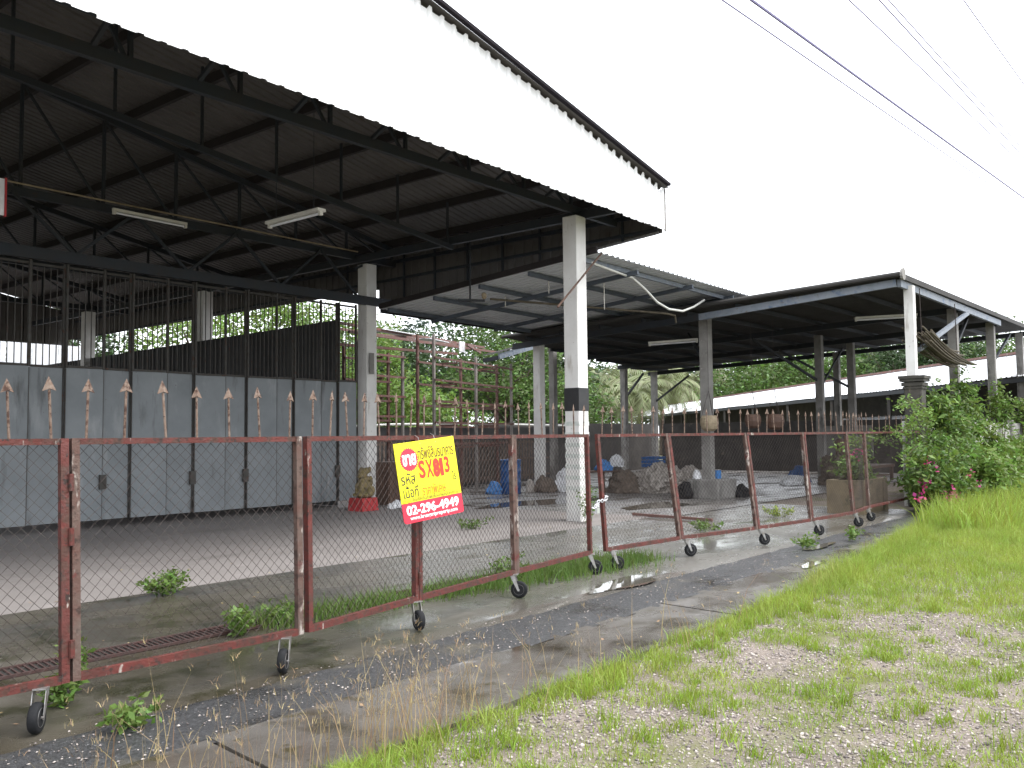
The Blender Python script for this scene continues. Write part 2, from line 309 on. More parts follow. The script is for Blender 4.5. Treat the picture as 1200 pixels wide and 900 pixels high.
sheet('forecourt_apron', -8, 19.6, 4.98, 8.95, 0.0, M['apron'], 200, 30, lambda X, Y: np.where(Y < 5.0, -0.03, 0.006*(fbm(X, Y, 0.8)-0.5)))
sheet('gutter_strip', -8, 19.6, 4.30, 5.14, -0.012, M['gutter'], 300, 14, lambda X, Y: -0.010+0.016*(vnoise(X, Y, 9)-0.5)-0.02*np.clip((Y-5.02)/0.1, 0, 1))
verge = sheet('grass_verge', -10, 45, -8, 4.6, 0, M['soil'], 260, 70, lambda X, Y: np.where(Y > edge_v(X), -0.05, verge_h(X, Y)))
sheet('bush_bed', 19.6, 45, 4.38, 8.85, -0.01, M['soil'], 30, 6)
pave = thing('pavement', None, None, (0, 4, 0)); tag(pave, kind='structure')
u0 = -6.9; k = 0
while u0 < 16.5:
    ln = 2.42; a, b = u0+0.012, u0+ln-0.012
    mb = MB(); dz = random.uniform(-0.006, 0.004)
    y0a, y0b = float(edge_v(np.array(a)))-0.01, float(edge_v(np.array(b)))-0.01
    sk = 0.10
    P = [(a-sk, y0a), (b-sk, y0b), (b, 4.375), (a, 4.375)]
    mb.add([(x, y, -0.1) for x, y in P] + [(x, y, -0.006+dz+random.uniform(-0.003, 0.003)) for x, y in P], [(4, 5, 6, 7), (0, 1, 5, 4), (1, 2, 6, 5), (2, 3, 7, 6), (3, 0, 4, 7)])
    mb.build('slab', M['slab'], pave); u0 += ln
def puddle(cx, cy, rx, ry, z, label, seed):
    r = random.Random(seed); n = 26; mb = MB(); ph = [r.uniform(0, 6) for _ in range(4)]
    P = []
    for i in range(n):
        a = 2*math.pi*i/n; k = 1+0.28*math.sin(2*a+ph[0])+0.18*math.sin(3*a+ph[1])+0.10*math.sin(5*a+ph[2])
        P.append((cx+rx*k*math.cos(a), cy+ry*k*math.sin(a), z))
    mb.add(P+[(cx, cy, z)], [(i, (i+1) % n, n) for i in range(n)])
    o = mb.build('puddle', M['puddle']); tag(o, kind='structure'); return o
puddle(8.3, 5.22, 0.75, 0.16, 0.0065, '', 0); puddle(10.9, 4.12, 0.30, 0.10, 0.004, '', 3); puddle(12.6, 4.66, 0.45, 0.10, 0.006, '', 4); puddle(17.0, 13.0, 2.0, 0.6, 0.016, '', 5); puddle(17.6, 10.2, 1.4, 0.4, 0.016, '', 6)
# rusty drain grating let into the apron
gr = thing('drain_grating', 'long rusty steel drain grating let into the concrete behind the gate', 'grating', (2.4, 6.65, 0))
MB().box((4.0, 6.65, 0.006), (12.0, 0.26, 0.004)).build('channel', M['pit'], gr)
for s in (-1, 1): MB().box((4.0, 6.65+s*0.125, 0.014), (12.0, 0.022, 0.02)).build('frame_bar', M['grate'], gr)
gb = MB().bar((0, -0.112, 0.013), (0.03, 0.112, 0.013), 0.010, 0.014)
g0 = None
for i in range(190):
    x = 0.9+i*0.045
    if g0 is None: g0 = gb.build('bar', M['grate'], gr, local=True); o = g0
    else: o = g0.copy(); col.objects.link(o)
    o.location = (x-2.4, 0, 0)

# ------------------------------------------------------------------ main shed (open warehouse with white gable)
SL = 0.188
def roof_z(u): return 6.47 + SL*(15.34-u) if u > 2 else 6.47 + SL*(15.34-2) - SL*(2-u)
ms = thing('warehouse_shed', 'big open warehouse shed with white ribbed gable and white columns', 'shed', (14.0, 9.65, 0))
# gable cladding: one ribbed sheet after another
gab = MB().bar((-11.4, 8.74, 6.0), (15.3, 8.74, 5.80), 0.05, 0.05).build('gable_rail', M['beam'], ms)
def gable_bottom(u): return 5.79-0.0162*(u-3.7)
u0 = 15.40; sw = 0.75; i = 0
while u0 > -11.4:
    a = u0-sw; rs = random.Random(i); off = rs.uniform(-0.012, 0.012); dv = -0.006 if i % 2 else 0.0
    mb = MB().corr((a, 8.60+dv, 0), (1, 0, 0), (0, -1, 0), sw+0.03, 0.25, 0.032,
        lambda t: (0, 0, gable_bottom(a+t)+off), lambda t: (0, 0, roof_z(a+t)-(0.04 if (t/0.25) % 1 > 0.66 else 0.085+0.035*math.sin(a*9+t*3))))
    mb.build('gable_sheet', M['fascia'], ms); u0 -= sw; i += 1
MB().bar((15.445, 8.585, 5.58), (15.445, 8.585, 6.43), 0.035, 0.035).build('corner_flashing', M['zinc'], ms)
# corrugated roof slopes
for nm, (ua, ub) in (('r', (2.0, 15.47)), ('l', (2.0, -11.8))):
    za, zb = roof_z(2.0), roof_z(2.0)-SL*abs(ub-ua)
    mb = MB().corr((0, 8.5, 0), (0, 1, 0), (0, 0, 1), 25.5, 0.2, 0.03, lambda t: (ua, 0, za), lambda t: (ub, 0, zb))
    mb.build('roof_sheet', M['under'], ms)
MB().bar((2.0, 8.44, roof_z(2.0)+0.02), (15.40, 8.46, roof_z(15.40)+0.02), 0.08, 0.05).build('verge_flashing', M['trim'], ms)
MB().bar((2.0, 8.44, roof_z(2.0)+0.02), (-11.8, 8.44, roof_z(-11.8)+0.02), 0.10, 0.075).build('verge_flashing', M['trim'], ms)
MB().bar((2.0, 8.4, roof_z(2.0)+0.06), (2.0, 34, roof_z(2.0)+0.06), 0.4, 0.03).build('ridge_cap', M['trim'], ms)
for u in (3.9, 5.4, 6.9, 8.35, 9.8, 11.25, 12.67, 13.95, 15.2, 2.4, 0.6, -0.9, -2.4, -3.9, -5.4, -6.9, -8.4, -9.9, -11.3):
    MB().bar((u, 8.66, roof_z(u)-0.115), (u, 33.9, roof_z(u)-0.115), 0.075, 0.17).build('purlin', M['purlin'], ms)
# columns
CV = (9.65, 16.1, 22.4, 28.7); CU = (13.84, 14.40, 14.0, 13.75)
for j, v in enumerate(CV):
    s = 0.32
    o = MB().box((CU[j], v, 2.87), (s, s, 5.74)).build('column', M['white'], ms)
    bv = o.modifiers.new('bevel', 'BEVEL'); bv.width = 0.015; bv.segments = 2
    if j == 0:
        MB().box((CU[j], v, 2.27), (s+0.012, s+0.012, 0.43)).build('painted_band', M['band'], o)
        for q in range(7): MB().box((CU[j], v, 0.62+q*0.2), (s+0.008, s+0.008, 0.075)).build('stain_ring', M['bandg'], o)
    if j == 1: MB().box((CU[j]-0.06, v-0.225, 3.35), (0.13, 0.02, 0.5)).build('notice_plate', M['conc'], o)
for v in CV: MB().box((-10.4, v, 2.87), (0.43, 0.43, 5.74)).build('column', M['white'], ms)
# trusses
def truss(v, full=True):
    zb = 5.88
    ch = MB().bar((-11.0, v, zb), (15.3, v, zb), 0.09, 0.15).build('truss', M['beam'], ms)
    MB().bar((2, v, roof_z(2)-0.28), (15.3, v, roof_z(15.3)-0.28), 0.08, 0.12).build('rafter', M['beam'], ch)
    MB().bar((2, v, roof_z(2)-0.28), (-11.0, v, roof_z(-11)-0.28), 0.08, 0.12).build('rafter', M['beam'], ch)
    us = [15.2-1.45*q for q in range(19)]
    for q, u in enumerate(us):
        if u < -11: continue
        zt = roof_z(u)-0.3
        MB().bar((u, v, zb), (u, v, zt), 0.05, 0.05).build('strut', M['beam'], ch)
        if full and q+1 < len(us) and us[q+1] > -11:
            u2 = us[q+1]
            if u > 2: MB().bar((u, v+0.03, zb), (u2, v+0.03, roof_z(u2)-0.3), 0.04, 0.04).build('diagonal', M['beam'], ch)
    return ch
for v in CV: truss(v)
# lighter rafter frame in the first bay, its lower chord sloping like the roof
lc = MB().bar((3.0, 12.85, 6.85), (13.9, 12.85, 5.62), 0.07, 0.10).build('truss', M['beam'], ms)
for q in range(8):
    u = 3.6+1.45*q; MB().bar((u, 12.85, 6.85-0.1128*(u-3.0)), (u, 12.85, roof_z(u)-0.2), 0.04, 0.04).build('strut', M['beam'], lc)
# front truss short posts and knee pieces up to the gable
for q, u in enumerate([3.2, 4.6, 5.9, 7.3, 8.7, 10.1, 11.5, 12.9]):
    MB().bar((u, 9.60, 5.95), (u-0.05, 8.72, 5.95+0.35), 0.05, 0.05).build('knee_brace', M['beam'], ms)
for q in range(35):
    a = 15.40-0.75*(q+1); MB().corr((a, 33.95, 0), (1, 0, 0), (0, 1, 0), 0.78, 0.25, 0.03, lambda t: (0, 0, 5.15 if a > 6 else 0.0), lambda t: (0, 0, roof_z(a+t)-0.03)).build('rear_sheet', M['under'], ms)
# long eave beams and the ribbed strip that hangs under the eave
for v0, v1 in ((8.7, 33.8),):
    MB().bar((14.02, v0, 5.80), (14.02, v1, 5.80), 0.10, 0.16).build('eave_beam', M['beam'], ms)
def sb(v): return 5.56-0.082*(v-8.6) if v < 16.8 else 5.34 
mb = MB().corr((15.42, 8.64, 0), (0, 1, 0), (1, 0, 0), 25.2, 0.25, 0.03, lambda t: (0, 0, sb(8.64+t)), lambda t: (0, 0, roof_z(15.42)-0.04))
mb.build('eave_skirt', M['under'], ms)
MB().bar((15.37, 8.7, sb(8.7)+0.01), (15.37, 16.7, sb(16.7)+0.01), 0.04, 0.05).build('skirt_angle', M['zinc'], ms)
MB().bar((15.34, 8.7, 5.95), (15.34, 33, 5.95), 0.06, 0.08).build('skirt_rail', M['beam'], ms)
MB().bar((15.34, 8.7, 5.62), (15.34, 33, 5.30), 0.05, 0.06).build('skirt_rail', M['beam'], ms)
for q in range(9):
    v = 9.5+q*1.05; MB().bar((15.33, v, sb(v)), (15.33, v, 6.35), 0.04, 0.04).build('skirt_stud', M['beam'], ms)
MB().bar((14.02, 9.8, 5.75), (15.32, 9.8, 6.2), 0.05, 0.05).build('outrigger', M['beam'], ms)
MB().bar((14.02, 16.1, 5.6), (15.32, 16.1, 6.2), 0.05, 0.05).build('outrigger', M['beam'], ms)
# header beam that carries the folding doors
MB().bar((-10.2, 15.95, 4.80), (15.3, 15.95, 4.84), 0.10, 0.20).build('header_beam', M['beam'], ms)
for q in range(8):
    u = 14-2.2*q; MB().bar((u, 15.97, 4.9), (u-1.1, 15.97, 5.85), 0.05, 0.05).build('header_brace', M['beam'], ms); MB().bar((u-2.2, 15.97, 4.9), (u-1.1, 15.97, 5.85), 0.05, 0.05).build('header_brace', M['beam'], ms)
# conduit along the header truss
MB().tube([(-8, 15.98, 6.02), (14, 15.98, 5.98)], 0.016, 6).build('conduit', M['woodl'], ms)
MB().tube([(12.93, 9.40, 3.9), (14.24, 9.30, 5.06)], 0.02, 6).build('tied_rod', M['wood'], ms)

# folding sheet-metal doors between the first and second bay
fd = thing('folding_metal_doors', 'row of blue grey sheet metal folding doors with rusty bars above', 'folding door', (10, 16, 0))
ED = [13.98, 13.44, 12.95, 12.2, 11.75, 11.0, 10.5, 9.79, 9.22, 8.49, 7.97, 7.27, 6.67, 5.95, 5.4, 4.7, 4.1, 3.4, 2.8, 2.1, 1.5, 0.8, 0.2, -0.5, -1.1, -1.8, -2.4]
for q in range(len(ED)-1):
    b, a = ED[q], ED[q+1]; y = 16.02 + (0.05 if q % 2 else 0.0); ang = 0.03 if q % 2 else -0.03
    w = b-a-0.035; cx = (a+b)/2; zt = 2.88+random.uniform(-0.01, 0.01)
    mb = MB(); m = Matrix.Rotation(ang, 3, 'Z')
    mb.box((cx, y, (0.17+zt)/2), (w, 0.03, zt-0.17), rot=m)
    pn = mb.build('door_leaf', M['door'], fd)
    for s in (-1, 1):
        MB().box((cx+s*(w/2-0.0), y-0.012, 3.80), (0.035, 0.05, 1.84)).build('stile', M['stile'], pn)
    for s in (-1, 1): MB().box((cx+s*(w/2+0.006), y-0.004, 1.52), (0.014, 0.04, 2.70)).build('edge_strip', M['stile'], pn)
    MB().box((cx, y-0.012, zt+0.02), (w-0.05, 0.045, 0.04)).build('rail', M['stile'], pn)
    MB().box((cx, y-0.012, 4.66), (w-0.05, 0.045, 0.04)).build('rail', M['stile'], pn)
    nb = max(3, int(w/0.115)); bb = MB()
    for t in range(nb):
        x = cx-w/2+w*(t+1)/(nb+1)
        MB().box((x, y, (zt+4.66)/2), (0.014, 0.014, 4.60-zt)).build('bar', M['stile'], pn)
    if q in (1, 5, 7, 10): MB().box((cx+w/2, y-0.06, 0.85), (0.12, 0.05, 0.26)).build('bolt_plate', M['stile'], pn)

# black corrugated side wall behind the doors
sw_ = MB().corr((13.75, 16.4, 0), (0, 1, 0), (-1, 0, 0), 17.0, 0.18, 0.025, lambda t: (0, 0, 0.02), lambda t: (0, 0, 4.38-0.012*t))
tag(sw_.build('side_wall', M['black']), 'black corrugated sheet wall running back behind the folding doors', 'wall')
# white hoarding far behind the shed
hw = thing('white_hoarding', 'white sheet hoarding seen through the bars at the far left', 'hoarding', (19, 38, 0))
d = Vector((0.62, -0.78, 0))
for q in range(8):
    a = Vector((12.2, 44, 0)) + d*(1.1*q)
    MB().corr(a, d, (-0.78, -0.62, 0), 1.08, 0.27, 0.03, lambda t: (0, 0, 0.0), lambda t: (0, 0, 6.2-0.09*q-0.08*t)).build('sheet', M['hoard'], hw)
for q in range(3):
    a = Vector((12.4, 44.25, 0)) + d*(4.1*q); MB().bar(a, a+Vector((0, 0, 5.6)), 0.1, 0.1).build('post', M['stile'], hw)

# fluorescent battens and other hanging bits in the main shed
def batten(a, b, label, drop=None, wd=0.16):
    a, b = Vector(a), Vector(b); t = thing('fluorescent_lamp', label, 'lamp', tuple((a+b)/2), 'fluorescent battens under the roofs')
    MB().bar(a, b, wd, 0.05).build('reflector', M['lamp'], t)
    d_ = (b-a).normalized()
    MB().tube([a+d_*0.06-Vector((0, 0, 0.055)), b-d_*0.06-Vector((0, 0, 0.055))], 0.019, 8).build('tube', M['hoard'], t)
    for p, s in ((a, 1), (b, -1)): MB().box(p+d_*(0.03*s)-Vector((0, 0, 0.05)), (0.05, 0.06, 0.07), rz=math.atan2(d_.y, d_.x)).build('lamp_holder', M['lamp'], t)
    if drop:
        for p in (a+d_*0.2, b-d_*0.2): MB().tube([p, p+Vector((0, 0, drop))], 0.006, 4).build('hanger', M['beam'], t)
batten((8.99, 12.49, 5.2), (8.98, 11.10, 5.2), 'short white fluorescent batten hanging on two wires below the shed roof', 1.9)
batten((7.96, 15.76, 5.8), (9.46, 15.80, 5.8), 'thin white fluorescent batten fixed along the far truss above the doors', None, 0.06)
hl = thing('hanging_lamp_bracket', 'dark T-shaped lamp bracket hanging from the shed eave', 'lamp bracket', (14.05, 12.5, 4.4))
MB().tube([(14.07, 12.5, 5.75), (14.06, 12.5, 4.47)], 0.022, 6).build('rod', M['beam'], hl)
MB().bar((13.85, 12.65, 4.47), (14.3, 12.3, 4.47), 0.05, 0.05).build('crossbar', M['beam'], hl)
MB().lathe([(0.02, 0), (0.05, 0.03), (0.06, 0.1), (0.03, 0.14)], (14.28, 12.3, 4.5), 10).build('lamp_socket', M['woodl'], hl)
sbx = thing('wall_sign_box', 'small white framed sign hanging under the shed roof at the left edge', 'sign', (5.4, 14.05, 5.0))
MB().box((5.33, 14.1, 5.22), (0.30, 0.03, 0.55)).build('panel', M['hoard'], sbx)
for s in (-1, 1): MB().box((5.33+s*0.15, 14.09, 5.22), (0.025, 0.05, 0.58)).build('frame', M['redbase'], sbx)
MB().tube([(5.33, 14.1, 5.5), (5.33, 14.1, 6.7)], 0.008, 4).build('hanger', M['beam'], sbx)

# ------------------------------------------------------------------ middle lean-to roof
mr = thing('lean_to_roof', 'light grey corrugated lean-to roof between the big shed and the low shed', 'roof', (17.5, 12.4, 5.0))
FV, BV, FH, BH = 9.4, 15.5, 5.10, 4.60
MB().corr((14.25, 0, 0), (1, 0, 0), (0, 0, 1), 7.15, 0.2, 0.03, lambda t: (0, FV, FH-0.008*t), lambda t: (0, BV, BH-0.008*t)).build('roof_sheet', M['under2'], mr)
for q, f in enumerate((0.06, 0.28, 0.5, 0.72, 0.96)):
    v = FV+(BV-FV)*f; h = FH+(BH-FH)*f-0.06
    MB().bar((14.3, v, h), (21.3, v, h-0.056), 0.06, 0.09).build('purlin', M['blue'] if q == 0 else M['bluegrey'], mr)
for u in (15.9, 18.3, 20.4):
    MB().bar((u, FV+0.1, FH-0.15), (u, BV-0.1, BH-0.15), 0.06, 0.09).build('rafter', M['bluegrey'], mr)
MB().bar((14.3, BV+0.02, BH-0.02), (21.4, BV+0.02, BH-0.08), 0.04, 0.13).build('back_fascia', M['beam'], mr)
MB().bar((14.24, FV, 5.15), (14.24, BV, 4.66), 0.05, 0.12).build('side_board', M['purlin'], mr)
MB().tube([(14.6, 12.4, 4.55), (18.6, 10.4, 4.45), (18.9, 10.3, 4.42), (18.95, 10.3, 4.25)], 0.025, 6).build('conduit', M['bamboo'], mr)
for (u, v, l) in ((15.1, 11.2, 0.3), (15.6, 12.8, 0.25), (16.0, 10.4, 0.7)):
    MB().tube([(u, v, FH-(v-FV)*0.082-0.05), (u, v, FH-(v-FV)*0.082-0.05-l)], 0.012, 5).build('hanging_hook', M['lamp'], mr)

hs_ = MB().tube([(14.54, 9.75, 4.99), (15.4, 9.75, 4.93), (16.14, 9.78, 4.90), (16.7, 9.8, 4.72), (17.19, 9.8, 4.50), (17.7, 9.8, 4.40), (18.35, 9.8, 4.42), (18.9, 9.8, 4.58), (19.43, 9.8, 4.80)], 0.026, 8)
tag(hs_.build('slack_cable', M['hose'], smooth=True), 'thick white cable hanging in a loop under the lean-to roof edge', 'cable')

# ------------------------------------------------------------------ low shed on the right
rs_ = thing('low_open_shed', 'low open shed with dark sagging roof behind the right half of the gate', 'shed', (20.1, 5.6, 0))
def rz3(u, v):
    s = (u-19.8)/15.4; t = (v-5.2)/(20.6-5.2)
    return (1-s)*(1-t)*4.80 + s*(1-t)*5.00 + (1-s)*t*4.10 + s*t*4.36
def back3(u): return 16.2 + (20.6-16.2)*(u-19.8)/15.4
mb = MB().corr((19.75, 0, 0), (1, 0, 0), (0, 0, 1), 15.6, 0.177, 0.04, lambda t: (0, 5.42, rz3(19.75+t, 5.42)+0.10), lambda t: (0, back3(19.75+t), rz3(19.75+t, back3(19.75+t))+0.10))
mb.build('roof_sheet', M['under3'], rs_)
MB().tube([(19.72, 5.38, 4.93), (19.72, 16.3, rz3(19.8, 16.2)+0.14)], 0.055, 8).build('verge_cap', M['under3'], rs_)
MB().tube([(19.72, 5.38, 4.92), (19.72, 5.33, 4.92)], 0.13, 12).build('cap_end', M['conc'], rs_)
MB().bar((19.9, 5.55, 4.77), (19.95, 10.2, 4.47), 0.08, 0.16).build('edge_beam', M['blue'], rs_)
MB().bar((19.95, 10.2, 4.47), (19.95, 16.1, 4.16), 0.08, 0.16).build('edge_beam', M['beam'], rs_)
MB().bar((19.95, 5.50, 4.77), (30.3, 5.50, 4.86), 0.08, 0.16).build('edge_beam', M['blue'], rs_)
MB().bar((19.75, 5.42, 4.90), (35.3, 5.42, 5.10), 0.05, 0.12).build('eave_edge', M['under3'], rs_)
for v in (6.7, 7.9, 9.2, 10.5, 11.8, 13.1, 14.4, 15.6): MB().bar((19.9, v, rz3(19.9, v)+0.03), (35.2, v, rz3(35.2, v)+0.03), 0.06, 0.10).build('purlin', M['beam'], rs_)
for v in (17.0, 18.3, 19.6):
    ua = 19.8+(v-16.2)/(4.4)*15.4+0.4; MB().bar((ua, v, rz3(ua, v)+0.03), (35.2, v, rz3(35.2, v)+0.03), 0.06, 0.10).build('purlin', M['beam'], rs_)
for u in (25.6, 30.3, 34.9): MB().bar((u, 5.5, rz3(u, 5.5)-0.06), (u, back3(u)-0.1, rz3(u, back3(u))-0.06), 0.09, 0.16).build('rafter', M['beam'], rs_)
def col3(u, v, s, m, z0=0.0, dz=-0.02):
    o = MB().box((u, v, (z0+rz3(u, v)+dz)/2), (s, s, rz3(u, v)+dz-z0)).build('column', M[m], rs_); return o
col3(20.55, 5.46, 0.19, 'white', 2.80); col3(20.55, 10.35, 0.24, 'conc'); col3(20.9, 15.9, 0.24, 'white')
for u, v in ((25.6, 5.75), (30.25, 5.75), (34.9, 5.75), (28.0, 10.2), (31.0, 10.2), (34.8, 12), (34.5, 19.9), (30.4, 18.9)): col3(u, v, 0.22, 'conc')
for (a, b, w) in [((21.3, 5.5, 3.44), (25.9, 5.45, 4.72), 0.09), ((25.6, 5.8, 3.6), (27.5, 5.8, 4.75), 0.07), ((30.2, 5.8, 3.5), (33.5, 5.8, 4.8), 0.07),
                  ((28.0, 10.2, 3.2), (26.0, 11.5, 4.5), 0.07), ((31.0, 10.2, 3.1), (29.2, 12.0, 4.4), 0.07), ((20.55, 10.35, 3.3), (22.0, 11.6, 4.35), 0.06), ((30.4, 18.9, 3.0), (31.9, 18.9, 4.1), 0.07),
                  ((34.5, 19.9, 3.0), (34.5, 18.2, 4.1), 0.07), ((28.0, 10.2, 3.0), (30.2, 10.2, 4.4), 0.05)]:
    MB().bar(a, b, w, w).build('brace', M['blue'] if w == 0.09 else M['beam'], rs_)
ped = thing('concrete_footing', 'grey concrete footing block under the low shed column', 'footing', (20.6, 10.35, 0))
mb = MB().box((20.62, 10.3, 0.24), (1.05, 0.85, 0.48)); o = mb.build('block', M['conc'], ped); bv = o.modifiers.new('bevel', 'BEVEL'); bv.width = 0.03; bv.segments = 2
batten((20.9, 12.2, 4.05), (21.4, 11.0, 4.1), 'white fluorescent batten under the dark roof near the footing column')
batten((23.5, 7.6, 4.55), (24.3, 6.3, 4.6), 'dim fluorescent batten under the low shed roof near the pier')

# gate pier with moulded cap
pr_ = thing('gate_pier', 'blackened concrete gate pier with moulded cap at the right end of the gate', 'pier', (20.55, 5.42, 0))
o = MB().box((20.55, 5.42, 1.31), (0.36, 0.36, 2.62)).build('shaft', M['pier'], pr_); bv = o.modifiers.new('bevel', 'BEVEL'); bv.width = 0.02
mb = MB()
for z, h, s in ((2.55, 0.05, 0.40), (2.625, 0.08, 0.44), (2.71, 0.06, 0.50), (2.775, 0.07, 0.54)): mb.box((20.55, 5.42, z), (s, s, h-0.004))
mb.build('cap', M['pier'], pr_)
bw = thing('boundary_wall', 'flaking whitewashed boundary wall behind the bushes at the right', 'wall', (28, 5.6, 0))
for q in range(5):
    MB().box((20.4+1.9+q*3.72, 5.62, 0.92), (3.68, 0.14, 1.84+random.uniform(-0.02, 0.02))).build('wall_panel', M['wallw'], bw)
    MB().box((20.4+3.74+q*3.72, 5.60, 0.95), (0.24, 0.24, 1.98)).build('wall_post', M['conc'], bw)
# rolled bamboo blind slung under the front edge
bb = thing('bamboo_blind', 'bundle of old bamboo sticks sagging under the low shed roof by the pier', 'bamboo blind', (22.6, 5.3, 3.5))
for q in range(30):
    r = random.Random(q); y = 5.35+r.uniform(-0.25, 0.3); z = r.uniform(-0.17, 0.17); x0 = 20.75+r.uniform(-0.25, 0.5); x1 = 24.9+r.uniform(-1.0, 0.5)
    pts = []
    for t in range(6):
        f = t/5; pts.append((x0+(x1-x0)*f, y, 3.72+z*(1-0.75*abs(f-0.0))-0.55*math.sin(f*1.35)+0.10*f*f + (0.25*f if q % 5 == 0 else 0)))
    MB().tube(pts, 0.022, 5).build('stick', M['bamboo'], bb)
for x in (21.2, 24.4): MB().tube([(x, 5.4, 3.45), (x, 5.42, 4.8)], 0.012, 4).build('rope', M['wire'], bb)

# ------------------------------------------------------------------ back of the yard: walls, rack, awning, neighbour's shed
wk = MB().box((30.6, 21.4, 1.05), (12.4, 0.15, 2.1)); tag(wk.build('yard_wall', M['wallk']), 'dark block wall across the back of the low shed', 'wall')
wk = MB().box((36.6, 13.2, 1.05), (0.15, 15.0, 2.1)); tag(wk.build('yard_wall', M['wallk']), 'dark block wall along the far right side of the yard', 'wall')
dfn = thing('slat_fence', 'dark brown slatted fence behind the blue drum', 'fence', (20, 18.6, 0))
for q in range(62):
    x = 15.6+q*0.15; MB().box((x, 18.6+random.uniform(-0.01, 0.01), 0.82), (0.07, 0.02, 1.3+random.uniform(-0.03, 0.05)), rz=random.uniform(-0.1, 0.1)).build('slat', M['latt'], dfn)
for z in (0.3, 0.85, 1.4): MB().bar((15.4, 18.63, z), (25.0, 18.63, z), 0.04, 0.06).build('rail', M['latt'], dfn)
lw = MB(); lw.box((21.0, 19.6, 0.95), (13.0, 0.12, 1.9)); tag(lw.build('sheet_fence', M['black']), 'low black sheet fence in front of the greenery', 'fence')
wp = MB().tube([(14.8, 19.45, 1.86), (18.5, 19.45, 1.98), (22, 19.45, 2.02), (27.3, 19.45, 1.96)], 0.035, 6); tag(wp.build('white_pipe', M['hose']), 'thin white pipe lying along the top of the black fence', 'pipe')

rk = thing('steel_rack', 'tall rusty red steel storage rack behind the big shed', 'rack', (18.5, 18.0, 0))
# rack frame runs almost straight away from the street front
def rack(P, dirv, L_, n, zs, m_post, tall):
    P = Vector(P); dv_ = Vector(dirv).normalized(); pv_ = Vector((-dv_.y, dv_.x, 0))
    for q in range(n+1):
        for s in (0, 1):
            b = P+dv_*(L_*q/n)+pv_*(0.5*s); MB().bar(b, b+Vector((0, 0, tall[q % len(tall)])), 0.065, 0.065).build('post', M[m_post] if s == 0 else M['rackred'], rk)
    for z in zs:
        for s in (0, 1):
            MB().bar(P+dv_*(-0.05)+pv_*(0.5*s-0.06)+Vector((0, 0, z-0.10*s)), P+dv_*(L_+0.05)+pv_*(0.5*s-0.06)+Vector((0, 0, z-0.10*s)), 0.035, 0.055).build('shelf_rail', M['rackred'], rk)
        for q in range(n): 
            c = P+dv_*(L_*(q+0.5)/n)+Vector((0, 0, z-0.06)); MB().bar(c-pv_*0.04, c+pv_*0.5, 0.05, 0.05).build('cross_rail', M['rackred'], rk)
ud = Vector((0.96, 0.28, 0))
rack((17.25, 16.65, 0), (0.965, 0.263, 0), 5.1, 2, (3.72, 3.12, 2.55, 1.98, 1.4), 'rackgrey', (4.35, 3.9, 3.9))
rack((15.15, 17.25, 0), (0.94, 0.12, 0), 1.75, 1, (3.75, 3.2, 2.68, 2.15, 1.6), 'rackgrey', (4.05, 3.9))
for q, (a, b) in enumerate([((14.6, 17.4, 4.48), (22.5, 19.4, 4.55)), ((14.6, 17.0, 4.22), (22.4, 18.8, 4.35)), ((15.0, 18.4, 4.5), (22.8, 20.4, 4.6)), ((15.0, 17.0, 4.2), (19.5, 19.2, 4.6)), ((17.0, 17.0, 4.15), (21.5, 19.4, 4.55)), ((19.2, 17.2, 4.25), (23.0, 20.0, 4.45)), ((14.4, 17.8, 3.98), (19.0, 17.4, 3.98))]):
    MB().bar(a, b, 0.05, 0.07).build('roof_rail', M['rackred'], rk)
MB().box((17.2, 18.2, 4.52), (1.6, 0.5, 0.02), rz=0.2).build('loose_sheet', M['hoard'], rk)
MB().box((19.3, 18.7, 4.48), (1.3, 0.5, 0.02), rz=0.3).build('loose_sheet', M['under2'], rk)
MB().box((19.2, 17.4, 4.20), (0.35, 0.03, 0.3), rz=0.3).build('rag', M['bag'], rk)
aw = thing('small_awning', 'small awning roof with blue edge board beside the rusty rack', 'awning', (22.2, 17.5, 0))
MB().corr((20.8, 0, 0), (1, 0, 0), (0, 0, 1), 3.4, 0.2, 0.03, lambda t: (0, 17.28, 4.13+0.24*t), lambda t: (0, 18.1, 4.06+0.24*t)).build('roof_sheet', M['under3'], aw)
MB().bar((20.82, 17.36, 4.02), (24.0, 17.36, 4.80), 0.06, 0.17).build('edge_board', M['blue'], aw)
MB().bar((20.84, 17.4, 3.98), (20.84, 18.0, 3.93), 0.06, 0.12).build('edge_board', M['beam'], aw)
MB().box((23.9, 17.6, 2.25), (0.2, 0.2, 4.5)).build('post', M['conc'], aw)

nb_ = thing('neighbour_shed', 'long white-roofed shed beyond the yard at the right', 'shed', (45, 15, 0))
E0, E1 = Vector((34.6, 5.68, 3.45)), Vector((67.36, 36.18, 3.45)); e = (E1-E0).normalized(); nn = Vector((e.y, -e.x, 0))
E0 = E0-e*9; LN = 75.0
for q in range(25):
    o = E0+e*(3.0*q)
    MB().corr(o, e, (0, 0, 1), 3.0, 0.3, 0.035, lambda t: (0, 0, 0.012*(q % 2)), lambda t: tuple(nn*3.0+Vector((0, 0, 1.15+0.012*(q % 2))))).build('roof_sheet', M['hoard'], nb_)
MB().bar(E0+nn*3.0+Vector((0, 0, 1.22)), E0+nn*3.0+e*LN+Vector((0, 0, 1.22)), 0.25, 0.10).build('ridge_cap', M['rackred'], nb_)
MB().bar(E0+nn*3.0+Vector((0, 0, -0.6)), E0+nn*3.0+e*LN+Vector((0, 0, -0.6)), 0.1, 3.4).build('back_wall', M['wallk'], nb_)  # wall and plinth: shade inside the open shed put in as dark colour
